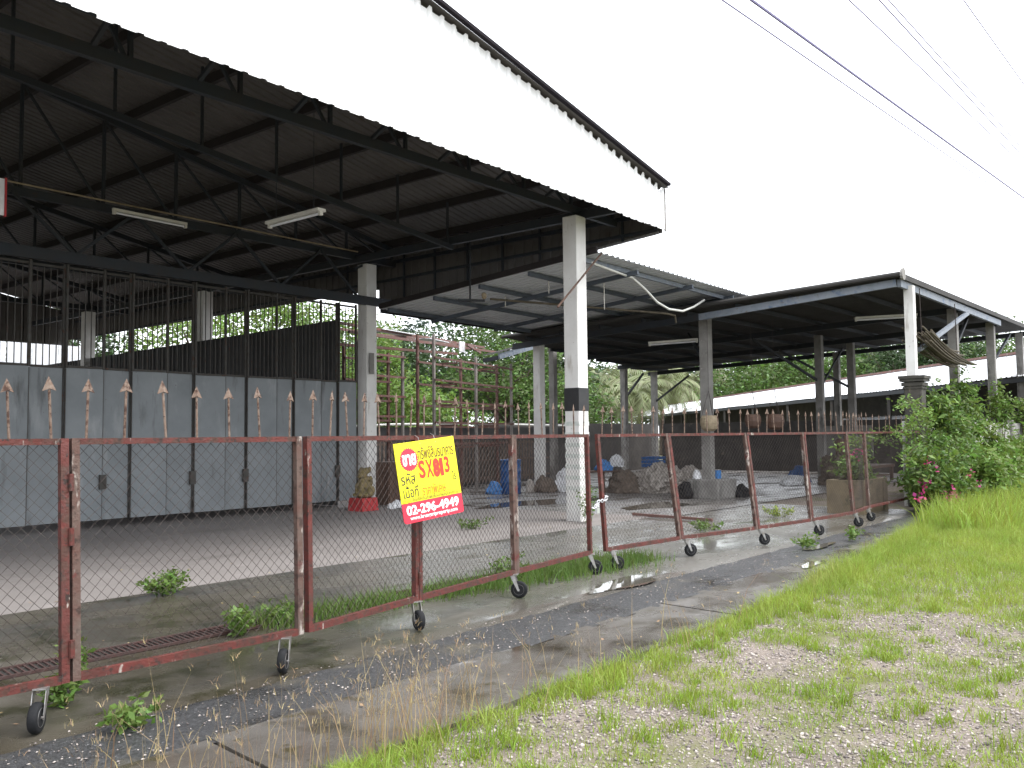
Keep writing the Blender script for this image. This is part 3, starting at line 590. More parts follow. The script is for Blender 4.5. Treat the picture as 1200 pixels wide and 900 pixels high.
MB().bar(E0+nn*3.0+Vector((0, 0, -2.9)), E0+nn*3.0+e*LN+Vector((0, 0, -2.9)), 0.12, 1.0).build('plinth', M['wallk'], nb_)
MB().bar(E0-Vector((0, 0, 0.12)), E0+e*LN-Vector((0, 0, 0.12)), 0.08, 0.16).build('eave_beam', M['beam'], nb_)
for q in range(13):
    p = E0+e*(6*q+0.5)+nn*0.1; MB().bar((p.x, p.y, 0), (p.x, p.y, 3.4), 0.14, 0.14).build('post', M['stile'], nb_)
lt = thing('added_bright_strip', 'added white lean-to roof standing in for the bright strip inside the dark neighbouring shed', 'lean-to', (42, 13.2, 0))  # added; stands in for the bright strip seen through the shed
A = E0+e*19.5+nn*1.0
MB().corr((A.x, A.y, 1.95), e, (0, 0, 1), 9.0, 0.3, 0.03, lambda t: tuple(-nn*0.7), lambda t: tuple(nn*1.4+Vector((0, 0, 0.42)))).build('roof_sheet', M['hoard'], lt)
for q in range(4):
    p = A+e*(0.3+2.8*q)-nn*0.5; MB().bar((p.x, p.y, 0), (p.x, p.y, 1.93), 0.08, 0.08).build('post', M['stile'], lt)

# ------------------------------------------------------------------ folding gate: eleven chain-link panels on castors
ZB, ZT = 0.255, 1.595
def caster_proto():
    root = MB().box((0, 0, 0.232), (0.10, 0.085, 0.008)).build('caster', M['zinc'], None)
    k = MB()
    for s in (-1, 1):
        k.add([(-0.035, s*0.033, 0.228), (0.020, s*0.033, 0.228), (0.020+0.045, s*0.033, 0.072), (0.047, s*0.033, 0.070),
               (-0.035, s*0.037, 0.228), (0.020, s*0.037, 0.228), (0.020+0.045, s*0.037, 0.072), (0.047, s*0.037, 0.070)],
              [(0, 1, 2, 3), (7, 6, 5, 4), (0, 4, 5, 1), (1, 5, 6, 2), (2, 6, 7, 3), (3, 7, 4, 0)])
    k.tube([(0.057, -0.04, 0.082), (0.057, 0.04, 0.082)], 0.008, 8)
    fk = k.build('fork', M['zinc'], root, local=True)
    m = Matrix.Rotation(R(90), 3, 'X')
    ty = MB().lathe([(0.050, -0.024), (0.074, -0.026), (0.082, -0.016), (0.084, 0), (0.082, 0.016), (0.074, 0.026), (0.050, 0.024)], (0.057, 0, 0.083), 24, m).build('tyre', M['rubber'], root, local=True, smooth=True)
    rm = MB().lathe([(0.010, -0.024), (0.022, -0.022), (0.030, -0.010), (0.046, -0.018), (0.0515, -0.026), (0.0515, 0.026), (0.046, 0.018), (0.030, 0.010), (0.022, 0.022), (0.010, 0.024)], (0.057, 0, 0.083), 20, m).build('rim', M['zinc'], root, local=True, smooth=True)
    return root
CAST = caster_proto(); CAST_USED = [False]
sp = MB().tube([(0, 0, -0.02), (0, 0, 0.27)], 0.0075, 6)
sp.add([(0, 0, 0.345), (-0.038, 0, 0.262), (-0.012, 0, 0.272), (0.012, 0, 0.272), (0.038, 0, 0.262), (0, -0.011, 0.275), (0, 0.011, 0.275)],
       [(0, 1, 5), (0, 5, 4), (0, 6, 1), (0, 4, 6), (1, 2, 5), (2, 3, 5), (3, 4, 5), (1, 6, 2), (2, 6, 3), (3, 6, 4)])
SPK = sp.build('spike', M['spike']); SPK_USED = [False]
def gate_panel(P0, P1, dv0, dv1, label, casters=(), nsp=7, mats=('red', 'red'), first_gap=0.012, last_gap=0.012, latch=False, seed=0):
    r = random.Random(seed)
    P0, P1 = Vector((*P0, 0)), Vector((*P1, 0)); L_ = (P1-P0).length; d_ = (P1-P0)/L_; ang = math.atan2(d_.y, d_.x)
    g = thing('chain_link_gate', label, 'gate', tuple(P0), 'chain-link panels of the folding gate')
    def pos(s, z):
        t = (z-ZB)/(ZT-ZB); return P0+(P1-P0)*s+Vector((0, (dv0+(dv1-dv0)*s)*t, z))
    W = 0.045; s0 = (first_gap+W/2)/L_; s1 = 1-(last_gap+W/2)/L_
    yv = Vector((-d_.y, d_.x, 0))
    for s, mname in ((s0, mats[0]), (s1, mats[1])):
        MB().bar(pos(s, ZB-0.02), pos(s, ZT+0.018), W, W, upv=tuple(yv)).build('post', M[mname], g)
    mb = MB(); n = 5
    MB().bar(pos(s0+W/2/L_, ZT), pos(s1-W/2/L_, ZT), 0.036, 0.036).build('top_rail', M['red'], g)
    MB().bar(pos(s0+W/2/L_, ZB), pos(s1-W/2/L_, ZB), 0.042, 0.046).build('bottom_rail', M['red'], g)
    # chain-link netting
    p = 0.068; cl = MB(); x0 = s0*L_+W/2; wl = (s1-s0)*L_-W; nw = 2*int(wl/p); hp = wl/nw
    nz = int((ZT-ZB-0.04)/hp); hz = (ZT-ZB-0.036)/nz
    sag = [r.uniform(-0.006, 0.006) for _ in range(8)]
    for k in range(nw):
        pts = []
        for i in range(nz+1):
            xx = x0+k*hp+(hp*1.03 if (i+k) % 2 else -hp*0.03); z = ZB+0.018+hz*i
            xx = min(max(xx, x0), x0+wl)
            q = pos(xx/L_, z)+yv*(0.012+(0.003 if (i+k) % 2 else -0.003)) + Vector((0, 0, 0.006*math.sin(xx*7+i*0.3+seed)))
            q += yv*0.02*math.sin(math.pi*i/nz)*math.sin(xx/L_*5+seed)
            pts.append(q)
        cl.tube(pts, 0.0022, 3, cap=False)
    cl.build('chain_link', M['wire'], g)
    # spear spikes on the top rail
    for k in range(nsp):
        s = (k+0.5)/nsp + r.uniform(-0.012, 0.012); b = pos(s, ZT+0.018)-P0
        if not SPK_USED[0]: o = SPK; SPK_USED[0] = True
        else: o = SPK.copy(); col.objects.link(o)
        o.parent = g; o.location = b; o.rotation_euler = (r.uniform(-0.05, 0.05), r.uniform(-0.06, 0.06), ang+r.uniform(-0.25, 0.25)); k_ = r.uniform(0.93, 1.06); o.scale = (k_, k_, k_)
    for (s, face) in casters:
        b = pos(s, ZB)-P0; b.z = 0.004
        if not CAST_USED[0]: o = CAST; CAST_USED[0] = True
        else:
            o = copy_tree(CAST)
        o.parent = g; o.location = b; o.rotation_euler = (0, 0, face)
    if latch:
        for z in (0.42, 1.05, 1.36):
            MB().tube([pos(1, z-0.05)-yv*0.03, pos(1, z+0.05)-yv*0.03], 0.016, 8).build('hinge', M['red'], g)
    return g
J = [(0.88, 5.30, 0.06), (2.43, 5.22, 0.065), (4.03, 5.16, 0.03), (5.38, 5.40, 0.0), (7.00, 5.65, 0.025), (8.67, 5.87, 0.025)]
K = [(8.91, 5.85, 0.095), (10.50, 5.71, 0.17), (12.21, 5.41, 0.145), (13.76, 5.21, 0.095), (15.41, 5.11, 0.085), (16.71, 5.27, 0.045), (20.30, 5.30, 0.0)]
LBL = ['leftmost chain-link gate panel, cut by the left edge of the photo', 'wide red chain-link gate panel with a clump of weeds seen through it',
       'chain-link gate panel carrying most of the yellow sign', 'chain-link gate panel just right of the yellow sign', 'chain-link gate panel left of the padlocked gap, in front of the white column',
       'leaning chain-link gate panel right of the padlocked gap', 'leaning chain-link gate panel in front of the concrete footing column', 'chain-link gate panel third from the padlocked gap, right half',
       'chain-link gate panel fourth from the padlocked gap, right half', 'narrow-looking chain-link gate panel turned away near the planter', 'last chain-link gate panel fixed to the blackened pier']
CS = [[(0.90, R(228))], [(0.90, R(220))], [(0.985, R(250))], [(0.975, R(300))], [(0.985, R(310))], [(0.10, R(318))], [(0.07, R(322))], [(0.06, R(325))], [(0.09, R(318))], [(0.10, R(315)), (0.95, R(320))], []]
mt = [('red', 'red'), ('redold', 'redold'), ('red', 'red'), ('red', 'redold'), ('redold', 'red'), ('red', 'redold'), ('red', 'redold'), ('red', 'redold'), ('red', 'redold'), ('red', 'redold'), ('redold', 'red')]
lg = [(.01, .008), (.008, .022), (.022, .004), (.004, .002), (.002, .01), (.01, .006), (.006, .006), (.006, .006), (.006, .006), (.006, .006), (.006, .01)]
pairs = [(J[i], J[i+1]) for i in range(5)] + [(K[i], K[i+1]) for i in range(6)]
for i, (a, b) in enumerate(pairs):
    gate_panel(a[:2], b[:2], a[2], b[2], LBL[i], CS[i], nsp=7 if i < 10 else 10, mats=mt[i], first_gap=lg[i][0], last_gap=lg[i][1], latch=(i in (0, 2)), seed=i)
# padlocked chain across the meeting stiles
pc = thing('padlock_chain', 'bright chain looped round the two meeting posts of the gate', 'chain', (8.8, 5.82, 0.8))
lk = MB().lathe([(0.008, -0.001), (0.008, 0.001)], n=4)
for q in range(11):
    a = q/10; x = 8.62+0.36*a; y = 5.80+0.06*a-0.02*math.sin(a*9); z = 0.765+0.10*a+0.012*math.sin(a*14)
    ring = [(x+0.026*math.cos(t)*(1 if q % 2 else 0.7), y+0.018*math.sin(t)*(0 if q % 2 else 1), z+0.018*math.sin(t)*(1 if q % 2 else 0.3)) for t in [2*math.pi*j/10 for j in range(11)]]
    MB().tube(ring, 0.0065, 5).build('chain_link', M['chain'], pc)
MB().box((8.66, 5.77, 0.735), (0.055, 0.025, 0.06)).build('padlock', M['chain'], pc)

# ------------------------------------------------------------------ the yellow sale sign wired to the gate
sg = thing('sale_sign', 'yellow and red sale sign with Thai writing wired to the gate', 'sign', (5.42, 5.325, 1.245))
WL[sg] = Vector((0, 0, 0))
sx = Vector((math.cos(R(-6)), math.sin(R(-6)), 0)); sz = Vector((0, 0.10, 1)).normalized(); snrm = sx.cross(sz)
ir = R(5.3); ex = sx*math.cos(ir)+sz*math.sin(ir); ez = sz*math.cos(ir)-sx*math.sin(ir)
sg.matrix_world = Matrix((ex, ez, ex.cross(ez))).transposed().to_4x4()
sg.location = (5.40, 5.27, 1.25)
SWd, SHt = 0.655, 0.655
def plate(w0, w1, h0, h1, z0, z1, rr=(0, 0, 0, 0)):
    P = []
    for (cx, cy, r_, a0) in ((w0, h0, rr[0], 180), (w1, h0, rr[1], 270), (w1, h1, rr[2], 0), (w0, h1, rr[3], 90)):
        sxn = 1 if cx == w0 else -1; syn = 1 if cy == h0 else -1
        if r_ == 0: P.append((cx, cy)); continue
        for q in range(5):
            a = R(a0+90*q/4); P.append((cx+sxn*r_+r_*math.cos(a), cy+syn*r_+r_*math.sin(a)))
    n = len(P)
    return MB().add([(x, y, z0) for x, y in P]+[(x, y, z1) for x, y in P], [tuple(range(n-1, -1, -1)), tuple(range(n, 2*n))]+[(i, (i+1) % n, n+(i+1) % n, n+i) for i in range(n)])
hw_, hh_ = SWd/2, SHt/2; yb = -hh_+0.165
plate(-hw_, hw_, yb, hh_, -0.003, 0.003).build('yellow_board', M['signy'], sg, local=True)
plate(-hw_, hw_, -hh_, yb, -0.003, 0.003, (0.03, 0.02, 0, 0)).build('red_strip', M['signr'], sg, local=True)
n = 56; mb = MB(); bc = (-0.19, 0.185)
mb.add([(bc[0]+(0.100 if i % 2 else 0.088)*math.cos(2*math.pi*i/n), bc[1]+(0.100 if i % 2 else 0.088)*math.sin(2*math.pi*i/n), 0.0045) for i in range(n)]+[(bc[0], bc[1], 0.0045)], [(i, (i+1) % n, n) for i in range(n)])
mb.build('starburst', M['signr'], sg, local=True)
def lettering(txt, x, y, h, m, w=None, bold=0.0, z=0.0065, rot=0.0, shear=0.0):
    cu = bpy.data.curves.new('lettering', 'FONT'); cu.body = txt; cu.size = 1.0; cu.offset = bold; cu.shear = shear; cu.resolution_u = 3
    tmp = bpy.data.objects.new('lettering_tmp', cu); col.objects.link(tmp)
    bpy.context.view_layer.update()
    dg = bpy.context.evaluated_depsgraph_get(); me = bpy.data.meshes.new_from_object(tmp.evaluated_get(dg)); bpy.data.objects.remove(tmp)
    x *= 0.925; w = w*0.925 if w else w
    if len(me.vertices) == 0: return None
    V = np.empty(len(me.vertices)*3); me.vertices.foreach_get('co', V); V = V.reshape(-1, 3)
    mn, mxx = V.min(0), V.max(0); sy = h/(mxx[1]-mn[1]); sxx = sy if w is None else w/(mxx[0]-mn[0])
    V[:, 0] = (V[:, 0]-(mn[0]+mxx[0])/2)*sxx; V[:, 1] = (V[:, 1]-(mn[1]+mxx[1])/2)*sy; V[:, 2] = 0
    c, s = math.cos(rot), math.sin(rot); X = V[:, 0]*c-V[:, 1]*s+x; Y = V[:, 0]*s+V[:, 1]*c+y
    V = np.stack([X, Y, np.full_like(X, z)], -1); me.vertices.foreach_set('co', V.ravel()); me.update()
    me.materials.clear(); me.materials.append(m)
    for p in me.polygons: p.material_index = 0
    o = bpy.data.objects.new('lettering', me); col.objects.link(o); o.parent = sg; return o
lettering('ขาย', bc[0]/0.925, bc[1]-0.003, 0.095, M['ink_w'], 0.155, 0.035, z=0.006)
lettering('ทรัพย์สินธนาคาร', 0.115, 0.225, 0.105, M['ink_b'], 0.425, 0.008)
lettering('S', -0.075, 0.09, 0.150, M['ink_r'], 0.075, 0.03); lettering('X', 0.015, 0.088, 0.150, M['ink_r'], 0.085, 0.02)
lettering('8', 0.095, 0.085, 0.160, M['ink_r'], 0.080, 0.075); lettering('1', 0.158, 0.085, 0.150, M['ink_r'], 0.040, 0.05); lettering('3', 0.225, 0.097, 0.140, M['ink_r'], 0.060, 0.03)
lettering('รหัส', -0.245, 0.032, 0.095, M['ink_k'], 0.165, 0.006)
lettering('เนื้อที่', -0.235, -0.073, 0.100, M['ink_k'], 0.17, 0.006)
lettering('ไร่', 0.295, -0.002, 0.075, M['ink_k'], 0.045, 0.006)
lettering('ราคาพิเศษ', 0.035, -0.085, 0.080, M['ink_o'], 0.275, 0.010)
lettering('ด่วน', -0.29, -0.147, 0.042, M['ink_o'], 0.085, 0.004)
lettering('ยินดีให้เงินกู้เพื่อซื้อแก่ผู้สนใจทุกราย', 0.045, -0.145, 0.045, M['ink_k'], 0.54, 0.003)
lettering('02-296-4949', -0.005, yb-0.062, 0.082, M['ink_w'], 0.62, 0.035)
lettering('www.krungsriproperty.com', -0.005, yb-0.130, 0.042, M['ink_w'], 0.56, 0.02)
for x in (-0.05, 0.12): MB().tube([(x, hh_-0.03, 0.004), (x, hh_+0.03, -0.01), (x+0.01, hh_+0.05, -0.06)], 0.002, 4).build('tie_wire', M['zinc'], sg, local=True)

# ------------------------------------------------------------------ things standing in the yard
def blob(name, spheres, mat_, parent, vox=0.03, noise=0.0, seed=0):
    """one continuous body remeshed from overlapping ellipsoids (centre, radii)"""
    mb = MB()
    for c, r_ in spheres:
        prof = [(0.02, -1), (0.5, -0.87), (0.87, -0.5), (1, 0), (0.87, 0.5), (0.5, 0.87), (0.02, 1)]
        mb.lathe(prof, (0, 0, 0), 12); n_ = 12*7
        for i in range(len(mb.v)-n_, len(mb.v)): x, y, z = mb.v[i]; mb.v[i] = (c[0]+x*r_[0], c[1]+y*r_[1], c[2]+z*r_[2])
    o = mb.build(name, mat_, parent)
    m = o.modifiers.new('remesh', 'REMESH'); m.mode = 'VOXEL'; m.voxel_size = vox; m.use_smooth_shade = True
    s = o.modifiers.new('smooth', 'SMOOTH'); s.iterations = 3
    if noise:
        t = bpy.data.textures.new(name+'_relief', 'CLOUDS'); t.noise_scale = 0.12; dd = o.modifiers.new('relief', 'DISPLACE'); dd.texture = t; dd.strength = noise; dd.texture_coords = 'GLOBAL'
    return o
st = thing('guardian_statue', 'mossy stone guardian lion statue on a red plinth beside the folding doors', 'statue', (13.2, 14.9, 0))
sxx, syy = 13.25, 14.95
o = MB().add([(sxx+a*0.235, syy+b*0.235, 0.01) for a, b in ((-1, -1), (1, -1), (1, 1), (-1, 1))]+[(sxx+a*0.215, syy+b*0.215, 0.29) for a, b in ((-1, -1), (1, -1), (1, 1), (-1, 1))], [(3, 2, 1, 0), (4, 5, 6, 7), (0, 1, 5, 4), (1, 2, 6, 5), (2, 3, 7, 6), (3, 0, 4, 7)]).build('plinth', M['redbase'], st)
S = []
def q_(dx, dy, z, rx, ry=None, rz_=None): S.append(((sxx+dx*0.8, syy+dy*0.8, 0.28+(z-0.33)*0.86), (rx*0.8, (ry or rx)*0.8, (rz_ or rx)*0.86)))
q_(0.04, 0.0, 0.42, 0.27, 0.25, 0.10)                       # rocky seat
q_(0.10, 0.04, 0.60, 0.17, 0.17, 0.19); q_(-0.02, 0.0, 0.70, 0.14, 0.15, 0.22)      # haunch, chest
q_(-0.16, -0.10, 0.55, 0.06, 0.06, 0.17); q_(-0.14, 0.10, 0.55, 0.06, 0.06, 0.17); q_(-0.20, -0.10, 0.42, 0.08, 0.06, 0.05); q_(-0.20, 0.10, 0.42, 0.08, 0.06, 0.05)   # forelegs, paws
q_(0.14, -0.15, 0.52, 0.14, 0.08, 0.13); q_(0.14, 0.17, 0.52, 0.14, 0.08, 0.13)      # thighs
q_(-0.05, -0.03, 0.96, 0.145, 0.14, 0.15); q_(-0.16, -0.06, 0.91, 0.085, 0.085, 0.075); q_(-0.20, -0.07, 0.87, 0.05, 0.06, 0.03); q_(-0.15, -0.05, 1.0, 0.05, 0.09, 0.035)  # head, muzzle, jaw, brow
for a in range(9): q_(0.06+0.10*math.cos(a*0.7), 0.15*math.sin(a*0.7), 0.82+0.03*a % 0.27, 0.065)     # mane curls
q_(-0.02, -0.15, 1.07, 0.04, 0.03, 0.05); q_(0.0, 0.10, 1.07, 0.04, 0.03, 0.05); q_(0.29, 0.02, 0.74, 0.06, 0.06, 0.16)   # ears, tail
blob('lion', S, M['statue'], st, 0.016, 0.03)
o = thing('blue_drum', 'blue plastic drum standing in the wet yard', 'drum', (19.35, 15.75, 0.012))
MB().lathe([(0.27, 0.012), (0.285, 0.03), (0.285, 0.30), (0.297, 0.32), (0.285, 0.34), (0.285, 0.62), (0.297, 0.64), (0.285, 0.66), (0.285, 0.90), (0.30, 0.915), (0.30, 0.95), (0.27, 0.955)], (19.35, 15.75, 0.0), 28).build('body', M['drum'], o, smooth=True)
for a in (0.4, 3.3): MB().lathe([(0.035, 0), (0.035, 0.02)], (19.35+0.16*math.cos(a), 15.75+0.16*math.sin(a), 0.955), 10).build('bung', M['drum'], o)
def crumple(name, label, cat, c, size, m, seed, n=14, amp=0.3):
    r = np.random.default_rng(seed); mb = MB(); P = []; F = []; nr = 8
    prof = [(1.0, 0), (1.04, 0.12), (0.96, 0.35), (0.85, 0.58), (0.66, 0.78), (0.42, 0.92), (0.15, 1.0)]
    for (a, z) in prof:
        for k in range(n):
            t = 2*math.pi*k/n; w = a*(1+amp*(r.random()-0.5)*1.6); P.append((c[0]+size[0]*w*math.cos(t), c[1]+size[1]*w*math.sin(t), c[2]+size[2]*(z+amp*0.5*(r.random()-0.5)*(0 if z == 0 else 1))))
    for i in range(len(prof)-1):
        for k in range(n): F.append((i*n+k, i*n+(k+1) % n, (i+1)*n+(k+1) % n, (i+1)*n+k))
    F.append(tuple((len(prof)-1)*n+k for k in range(n)))
    mb.add(P, F); o = mb.build(name, m, smooth=True); tag(o, label, cat)
    sbm = o.modifiers.new('subdivision', 'SUBSURF'); sbm.levels = 3; sbm.render_levels = 3
    tx = bpy.data.textures.new('creases', 'CLOUDS'); tx.noise_scale = 0.26; tx.noise_depth = 3; dd = o.modifiers.new('creases', 'DISPLACE'); dd.texture = tx; dd.texture_coords = 'GLOBAL'; dd.strength = 0.85*min(size); dd.mid_level = 0.5
    t2 = bpy.data.textures.new('fine_creases', 'CLOUDS'); t2.noise_scale = 0.05; t2.noise_depth = 2; d2 = o.modifiers.new('fine_creases', 'DISPLACE'); d2.texture = t2; d2.texture_coords = 'GLOBAL'; d2.strength = 0.22*min(size)
    return o
crumple('tarp_bundle', 'crumpled light blue tarp at the foot of the blue drum', 'tarp', (18.98, 16.05, 0.012), (0.24, 0.22, 0.34), M['tarp'], 1)
crumple('sack', 'large heap of crumpled grey sacking under the low shed', 'sack', (22.1, 12.6, 0.012), (0.85, 0.75, 0.72), M['sack'], 2, 20, 0.45)
crumple('sack', 'grey sack slumped on the right side of the sacking heap', 'sack', (22.75, 12.0, 0.012), (0.50, 0.45, 0.62), M['sack'], 3, 16, 0.4)
crumple('sack', 'dark brown sack slumped left of the sacking heap', 'sack', (21.3, 13.3, 0.012), (0.42, 0.5, 0.60), M['sackb'], 4, 16, 0.4)
crumple('plastic_bag', 'white plastic bag on top of the crates beside the heap', 'bag', (21.9, 13.9, 0.70), (0.22, 0.2, 0.35), M['bag'], 5)
crumple('tarp_bundle', 'small blue tarp lying on the rusty trestle table', 'tarp', (20.95, 13.75, 0.62), (0.28, 0.25, 0.26), M['tarp'], 6)
crumple('plastic_bag', 'pile of white plastic bags behind the striped white column', 'bag', (20.9, 15.0, 0.012), (0.35, 0.4, 0.6), M['bag'], 7)
crumple('sack', 'dark lumpy sack right of the beige stone by the drum', 'sack', (20.35, 15.3, 0.012), (0.32, 0.32, 0.45), M['sackb'], 8)
crumple('stone_block', 'pale beige stone block standing near the blue drum', 'stone', (19.95, 15.55, 0.012), (0.15, 0.13, 0.36), M['sack'], 9, 8, 0.12)
crumple('tyre_heap', 'black rubber bundle leaning on the left of the concrete footing', 'rubber bundle', (20.05, 10.75, 0.012), (0.22, 0.2, 0.42), M['rubber'], 10)
crumple('tyre_heap', 'black rubber bundle lying right of the concrete footing', 'rubber bundle', (21.3, 9.85, 0.012), (0.26, 0.2, 0.32), M['rubber'], 11)
crumple('plastic_bag', 'small white bag at the foot of the low shed column on its footing', 'bag', (20.45, 10.62, 0.48), (0.14, 0.12, 0.22), M['bag'], 12)
crumple('white_rags', 'small white rags on the floor beside the statue', 'rags', (14.1, 14.75, 0.012), (0.28, 0.16, 0.16), M['bag'], 13)
crumple('sack', 'blue and dark sack on the floor of the low shed near the middle column', 'sack', (28.6, 11.2, 0.012), (0.35, 0.35, 0.45), M['drum'], 14)
crumple('sack', 'brown sacking slumped beside the brown workbench', 'sack', (27.6, 9.6, 0.012), (0.55, 0.5, 0.95), M['sackb'], 15, 16, 0.3)
crumple('plastic_bag', 'flat white bag on the low shed floor left of the workbench', 'bag', (27.2, 10.8, 0.012), (0.65, 0.3, 0.28), M['bag'], 16)
o = thing('paint_can', 'small blue and white can standing on the concrete footing', 'can', (20.85, 10.25, 0.48))
MB().lathe([(0.085, 0.48), (0.085, 0.68), (0.08, 0.69)], (20.85, 10.25, 0), 16).build('body', M['tarp'], o); MB().lathe([(0.087, 0.69), (0.087, 0.705)], (20.85, 10.25, 0), 16).build('lid', M['zinc'], o)
o = thing('plastic_crate', 'blue plastic crate sitting on the sacking heap', 'crate', (22.25, 12.9, 0.7))
for z in (0.74, 0.84, 0.94):
    for dx, dy, w, d_ in ((0, -0.2, 0.62, 0.02), (0, 0.2, 0.62, 0.02), (-0.31, 0, 0.02, 0.4), (0.31, 0, 0.02, 0.4)): MB().box((22.25+dx, 12.9+dy, z), (w, d_, 0.075), rz=0).build('side_slat', M['drum'], o)
MB().box((22.25, 12.9, 0.70), (0.62, 0.4, 0.02)).build('base', M['drum'], o)
o = thing('trestle_table', 'rusty trestle table with a blue tarp on it', 'table', (20.95, 13.75, 0))
MB().box((20.95, 13.75, 0.60), (0.95, 0.7, 0.035)).build('top', M['wood'], o)
for a in (-1, 1):
    for b in (-1, 1): MB().bar((20.95+a*0.42, 13.75+b*0.3, 0.012), (20.95+a*0.42, 13.75+b*0.3, 0.58), 0.04, 0.04).build('leg', M['wood'], o)
o = thing('wooden_cabinet', 'dark brown cabinet between the statue and the rusty rack', 'cabinet', (14.95, 15.6, 0))
MB().box((14.95, 15.75, 0.52), (0.85, 0.45, 1.0)).build('body', M['wood'], o)
for s in (-1, 1): MB().box((14.95+s*0.205, 15.515, 0.55), (0.39, 0.02, 0.84)).build('door', M['wood'], o)
o = thing('workbench', 'long low brown workbench under the low shed', 'bench', (30.0, 9.7, 0))
MB().box((29.9, 9.4, 0.50), (3.0, 0.8, 0.09)).build('top', M['wood'], o); MB().box((29.9, 9.45, 0.18), (2.7, 0.6, 0.05)).build('shelf', M['wood'], o)
for a in (-1, 1):
    for b in (-1, 1): MB().box((29.9+a*1.35, 9.4+b*0.33, 0.24), (0.1, 0.1, 0.46)).build('leg', M['wood'], o)
o = thing('red_pump', 'red-brown pump post standing behind the workbench', 'pump', (30.8, 10.6, 0))
MB().lathe([(0.20, 0.012), (0.20, 0.15), (0.15, 0.2), (0.14, 1.15), (0.19, 1.2), (0.19, 1.3), (0.10, 1.4)], (30.8, 10.6, 0), 14).build('body', M['rackred'], o, smooth=True)
MB().bar((30.8, 10.6, 1.25), (32.0, 10.3, 1.30), 0.08, 0.08).build('arm', M['rackred'], o)
o = thing('notice_board', 'pale grey board standing at the back of the low shed', 'board', (33, 11.5, 0))
MB().box((32.6, 11.0, 1.3), (0.06, 1.9, 1.1)).build('panel', M['conc'], o)
for b in (-0.8, 0.8): MB().box((32.65, 11.0+b, 0.7), (0.06, 0.07, 1.4)).build('leg', M['stile'], o)
# stone planter with a shrub, at the end of the gate
o = thing('stone_planter', 'long brown stone planter behind the last gate panels', 'planter', (18.6, 6.0, 0))
for c, d_ in (((18.7, 5.78, 0.33), (1.55, 0.08, 0.66)), ((18.7, 6.42, 0.33), (1.55, 0.08, 0.66)), ((17.965, 6.1, 0.33), (0.08, 0.56, 0.66)), ((19.435, 6.1, 0.33), (0.08, 0.56, 0.66))): MB().box(c, d_).build('side', M['planter'], o)
MB().box((18.7, 6.1, 0.56), (1.39, 0.56, 0.04)).build('soil', M['pit'], o)
for s in (-0.5, 0.5): MB().box((18.7+s, 5.73, 0.33), (0.12, 0.03, 0.6)).build('rib', M['planter'], o)
# hanging wicker baskets
def basket(c, s, label, m):
    o = thing('hanging_basket', label, 'basket', c, 'baskets hanging under the low shed')
    x, y, z = c
    MB().lathe([(0.12*s, -0.20*s), (0.20*s, -0.14*s), (0.24*s, 0), (0.23*s, 0.12*s), (0.19*s, 0.2*s), (0.17*s, 0.2*s), (0.2*s, 0.1*s), (0.2*s, 0), (0.1*s, -0.16*s)], (x, y, z), 14).build('bowl', M[m], o)
    for a in (0, 2.1, 4.2): MB().tube([(x+0.2*s*math.cos(a), y+0.2*s*math.sin(a), z+0.15*s), (x, y, z+0.8)], 0.006, 4).build('hanger', M['wire'], o)
    MB().tube([(x, y, z+0.8), (x, y, 4.4)], 0.005, 4).build('hang_wire', M['wire'], o)
basket((20.05, 10.05, 1.86), 0.95, 'pale wicker basket hanging just left of the footing column', 'woodl')
basket((20.9, 9.3, 1.90), 0.85, 'brown basket hanging right of the footing column', 'wood')
basket((21.3, 8.9, 1.88), 0.95, 'dark wooden basket hanging furthest right above the gate', 'wood')
# steel angle lying on the floor
tag(MB().bar((15.2, 9.3, 0.05), (15.1, 7.55, 0.03), 0.05, 0.05).build('steel_bar', M['rackred']), 'rusty steel bar lying on the wet concrete behind the gate', 'steel bar')
# power lines over the verge
for i, (a, b, r_, lab) in enumerate([((8.07, 3.5, 5.81), (22.53, 3.5, 6.78), 0.015, 'thickest dark power cable crossing the upper right sky'), ((8.0, 3.6, 5.70), (22.6, 3.55, 6.60), 0.008, 'thin cable just below the thickest power cable'),
        ((8.0, 2.9, 5.95), (24, 2.6, 6.4), 0.007, 'thin power cable in the middle of the upper right sky'), ((8.74, 2.5, 5.74), (16.26, 2.5, 5.99), 0.007, 'power cable right of the middle one in the sky'), ((8.74, 2.42, 5.72), (17, 2.36, 5.92), 0.006, 'faint power cable nearest the right edge of the sky'), ((9.5, 2.0, 6.0), (17, 1.9, 6.1), 0.006, 'highest faint power cable near the top right corner')]):
    a, b = Vector(a), Vector(b); d_ = b-a; A, B = a-d_*1.2, b+d_*1.2; pts = []
    for k in range(25):
        f = k/24; p = A+(B-A)*f; pts.append(p)
    tag(MB().tube(pts, r_, 5).build('power_cable', M['cable']), lab, 'cable', 'power cables')

# ------------------------------------------------------------------ vegetation
def leaves(name, P, size, m, parent=None, aspect=0.45, droop=0.2, normal=None, rg=rng):
    """P (n,3) leaf bases; each leaf is a folded diamond"""
    n = len(P); d = rg.normal(size=(n, 3)); d[:, 2] = d[:, 2]*0.6-droop; d /= np.linalg.norm(d, axis=1)[:, None]
    s = rg.normal(size=(n, 3)); s -= (s*d).sum(1)[:, None]*d; s /= np.linalg.norm(s, axis=1)[:, None]
    nn_ = np.cross(d, s); L_ = size*(0.6+0.8*rg.random(n))[:, None]
    A = P; B = P+d*L_*0.5+s*L_*aspect*0.5+nn_*L_*0.08; Cc = P+d*L_; D = P+d*L_*0.5-s*L_*aspect*0.5+nn_*L_*0.08
    V = np.stack([A, B, Cc, D], 1).reshape(-1, 3); b = np.arange(n)*4; F = np.stack([b, b+1, b+2, b+3], 1)
    return np_mesh(name, V, F, m, parent)
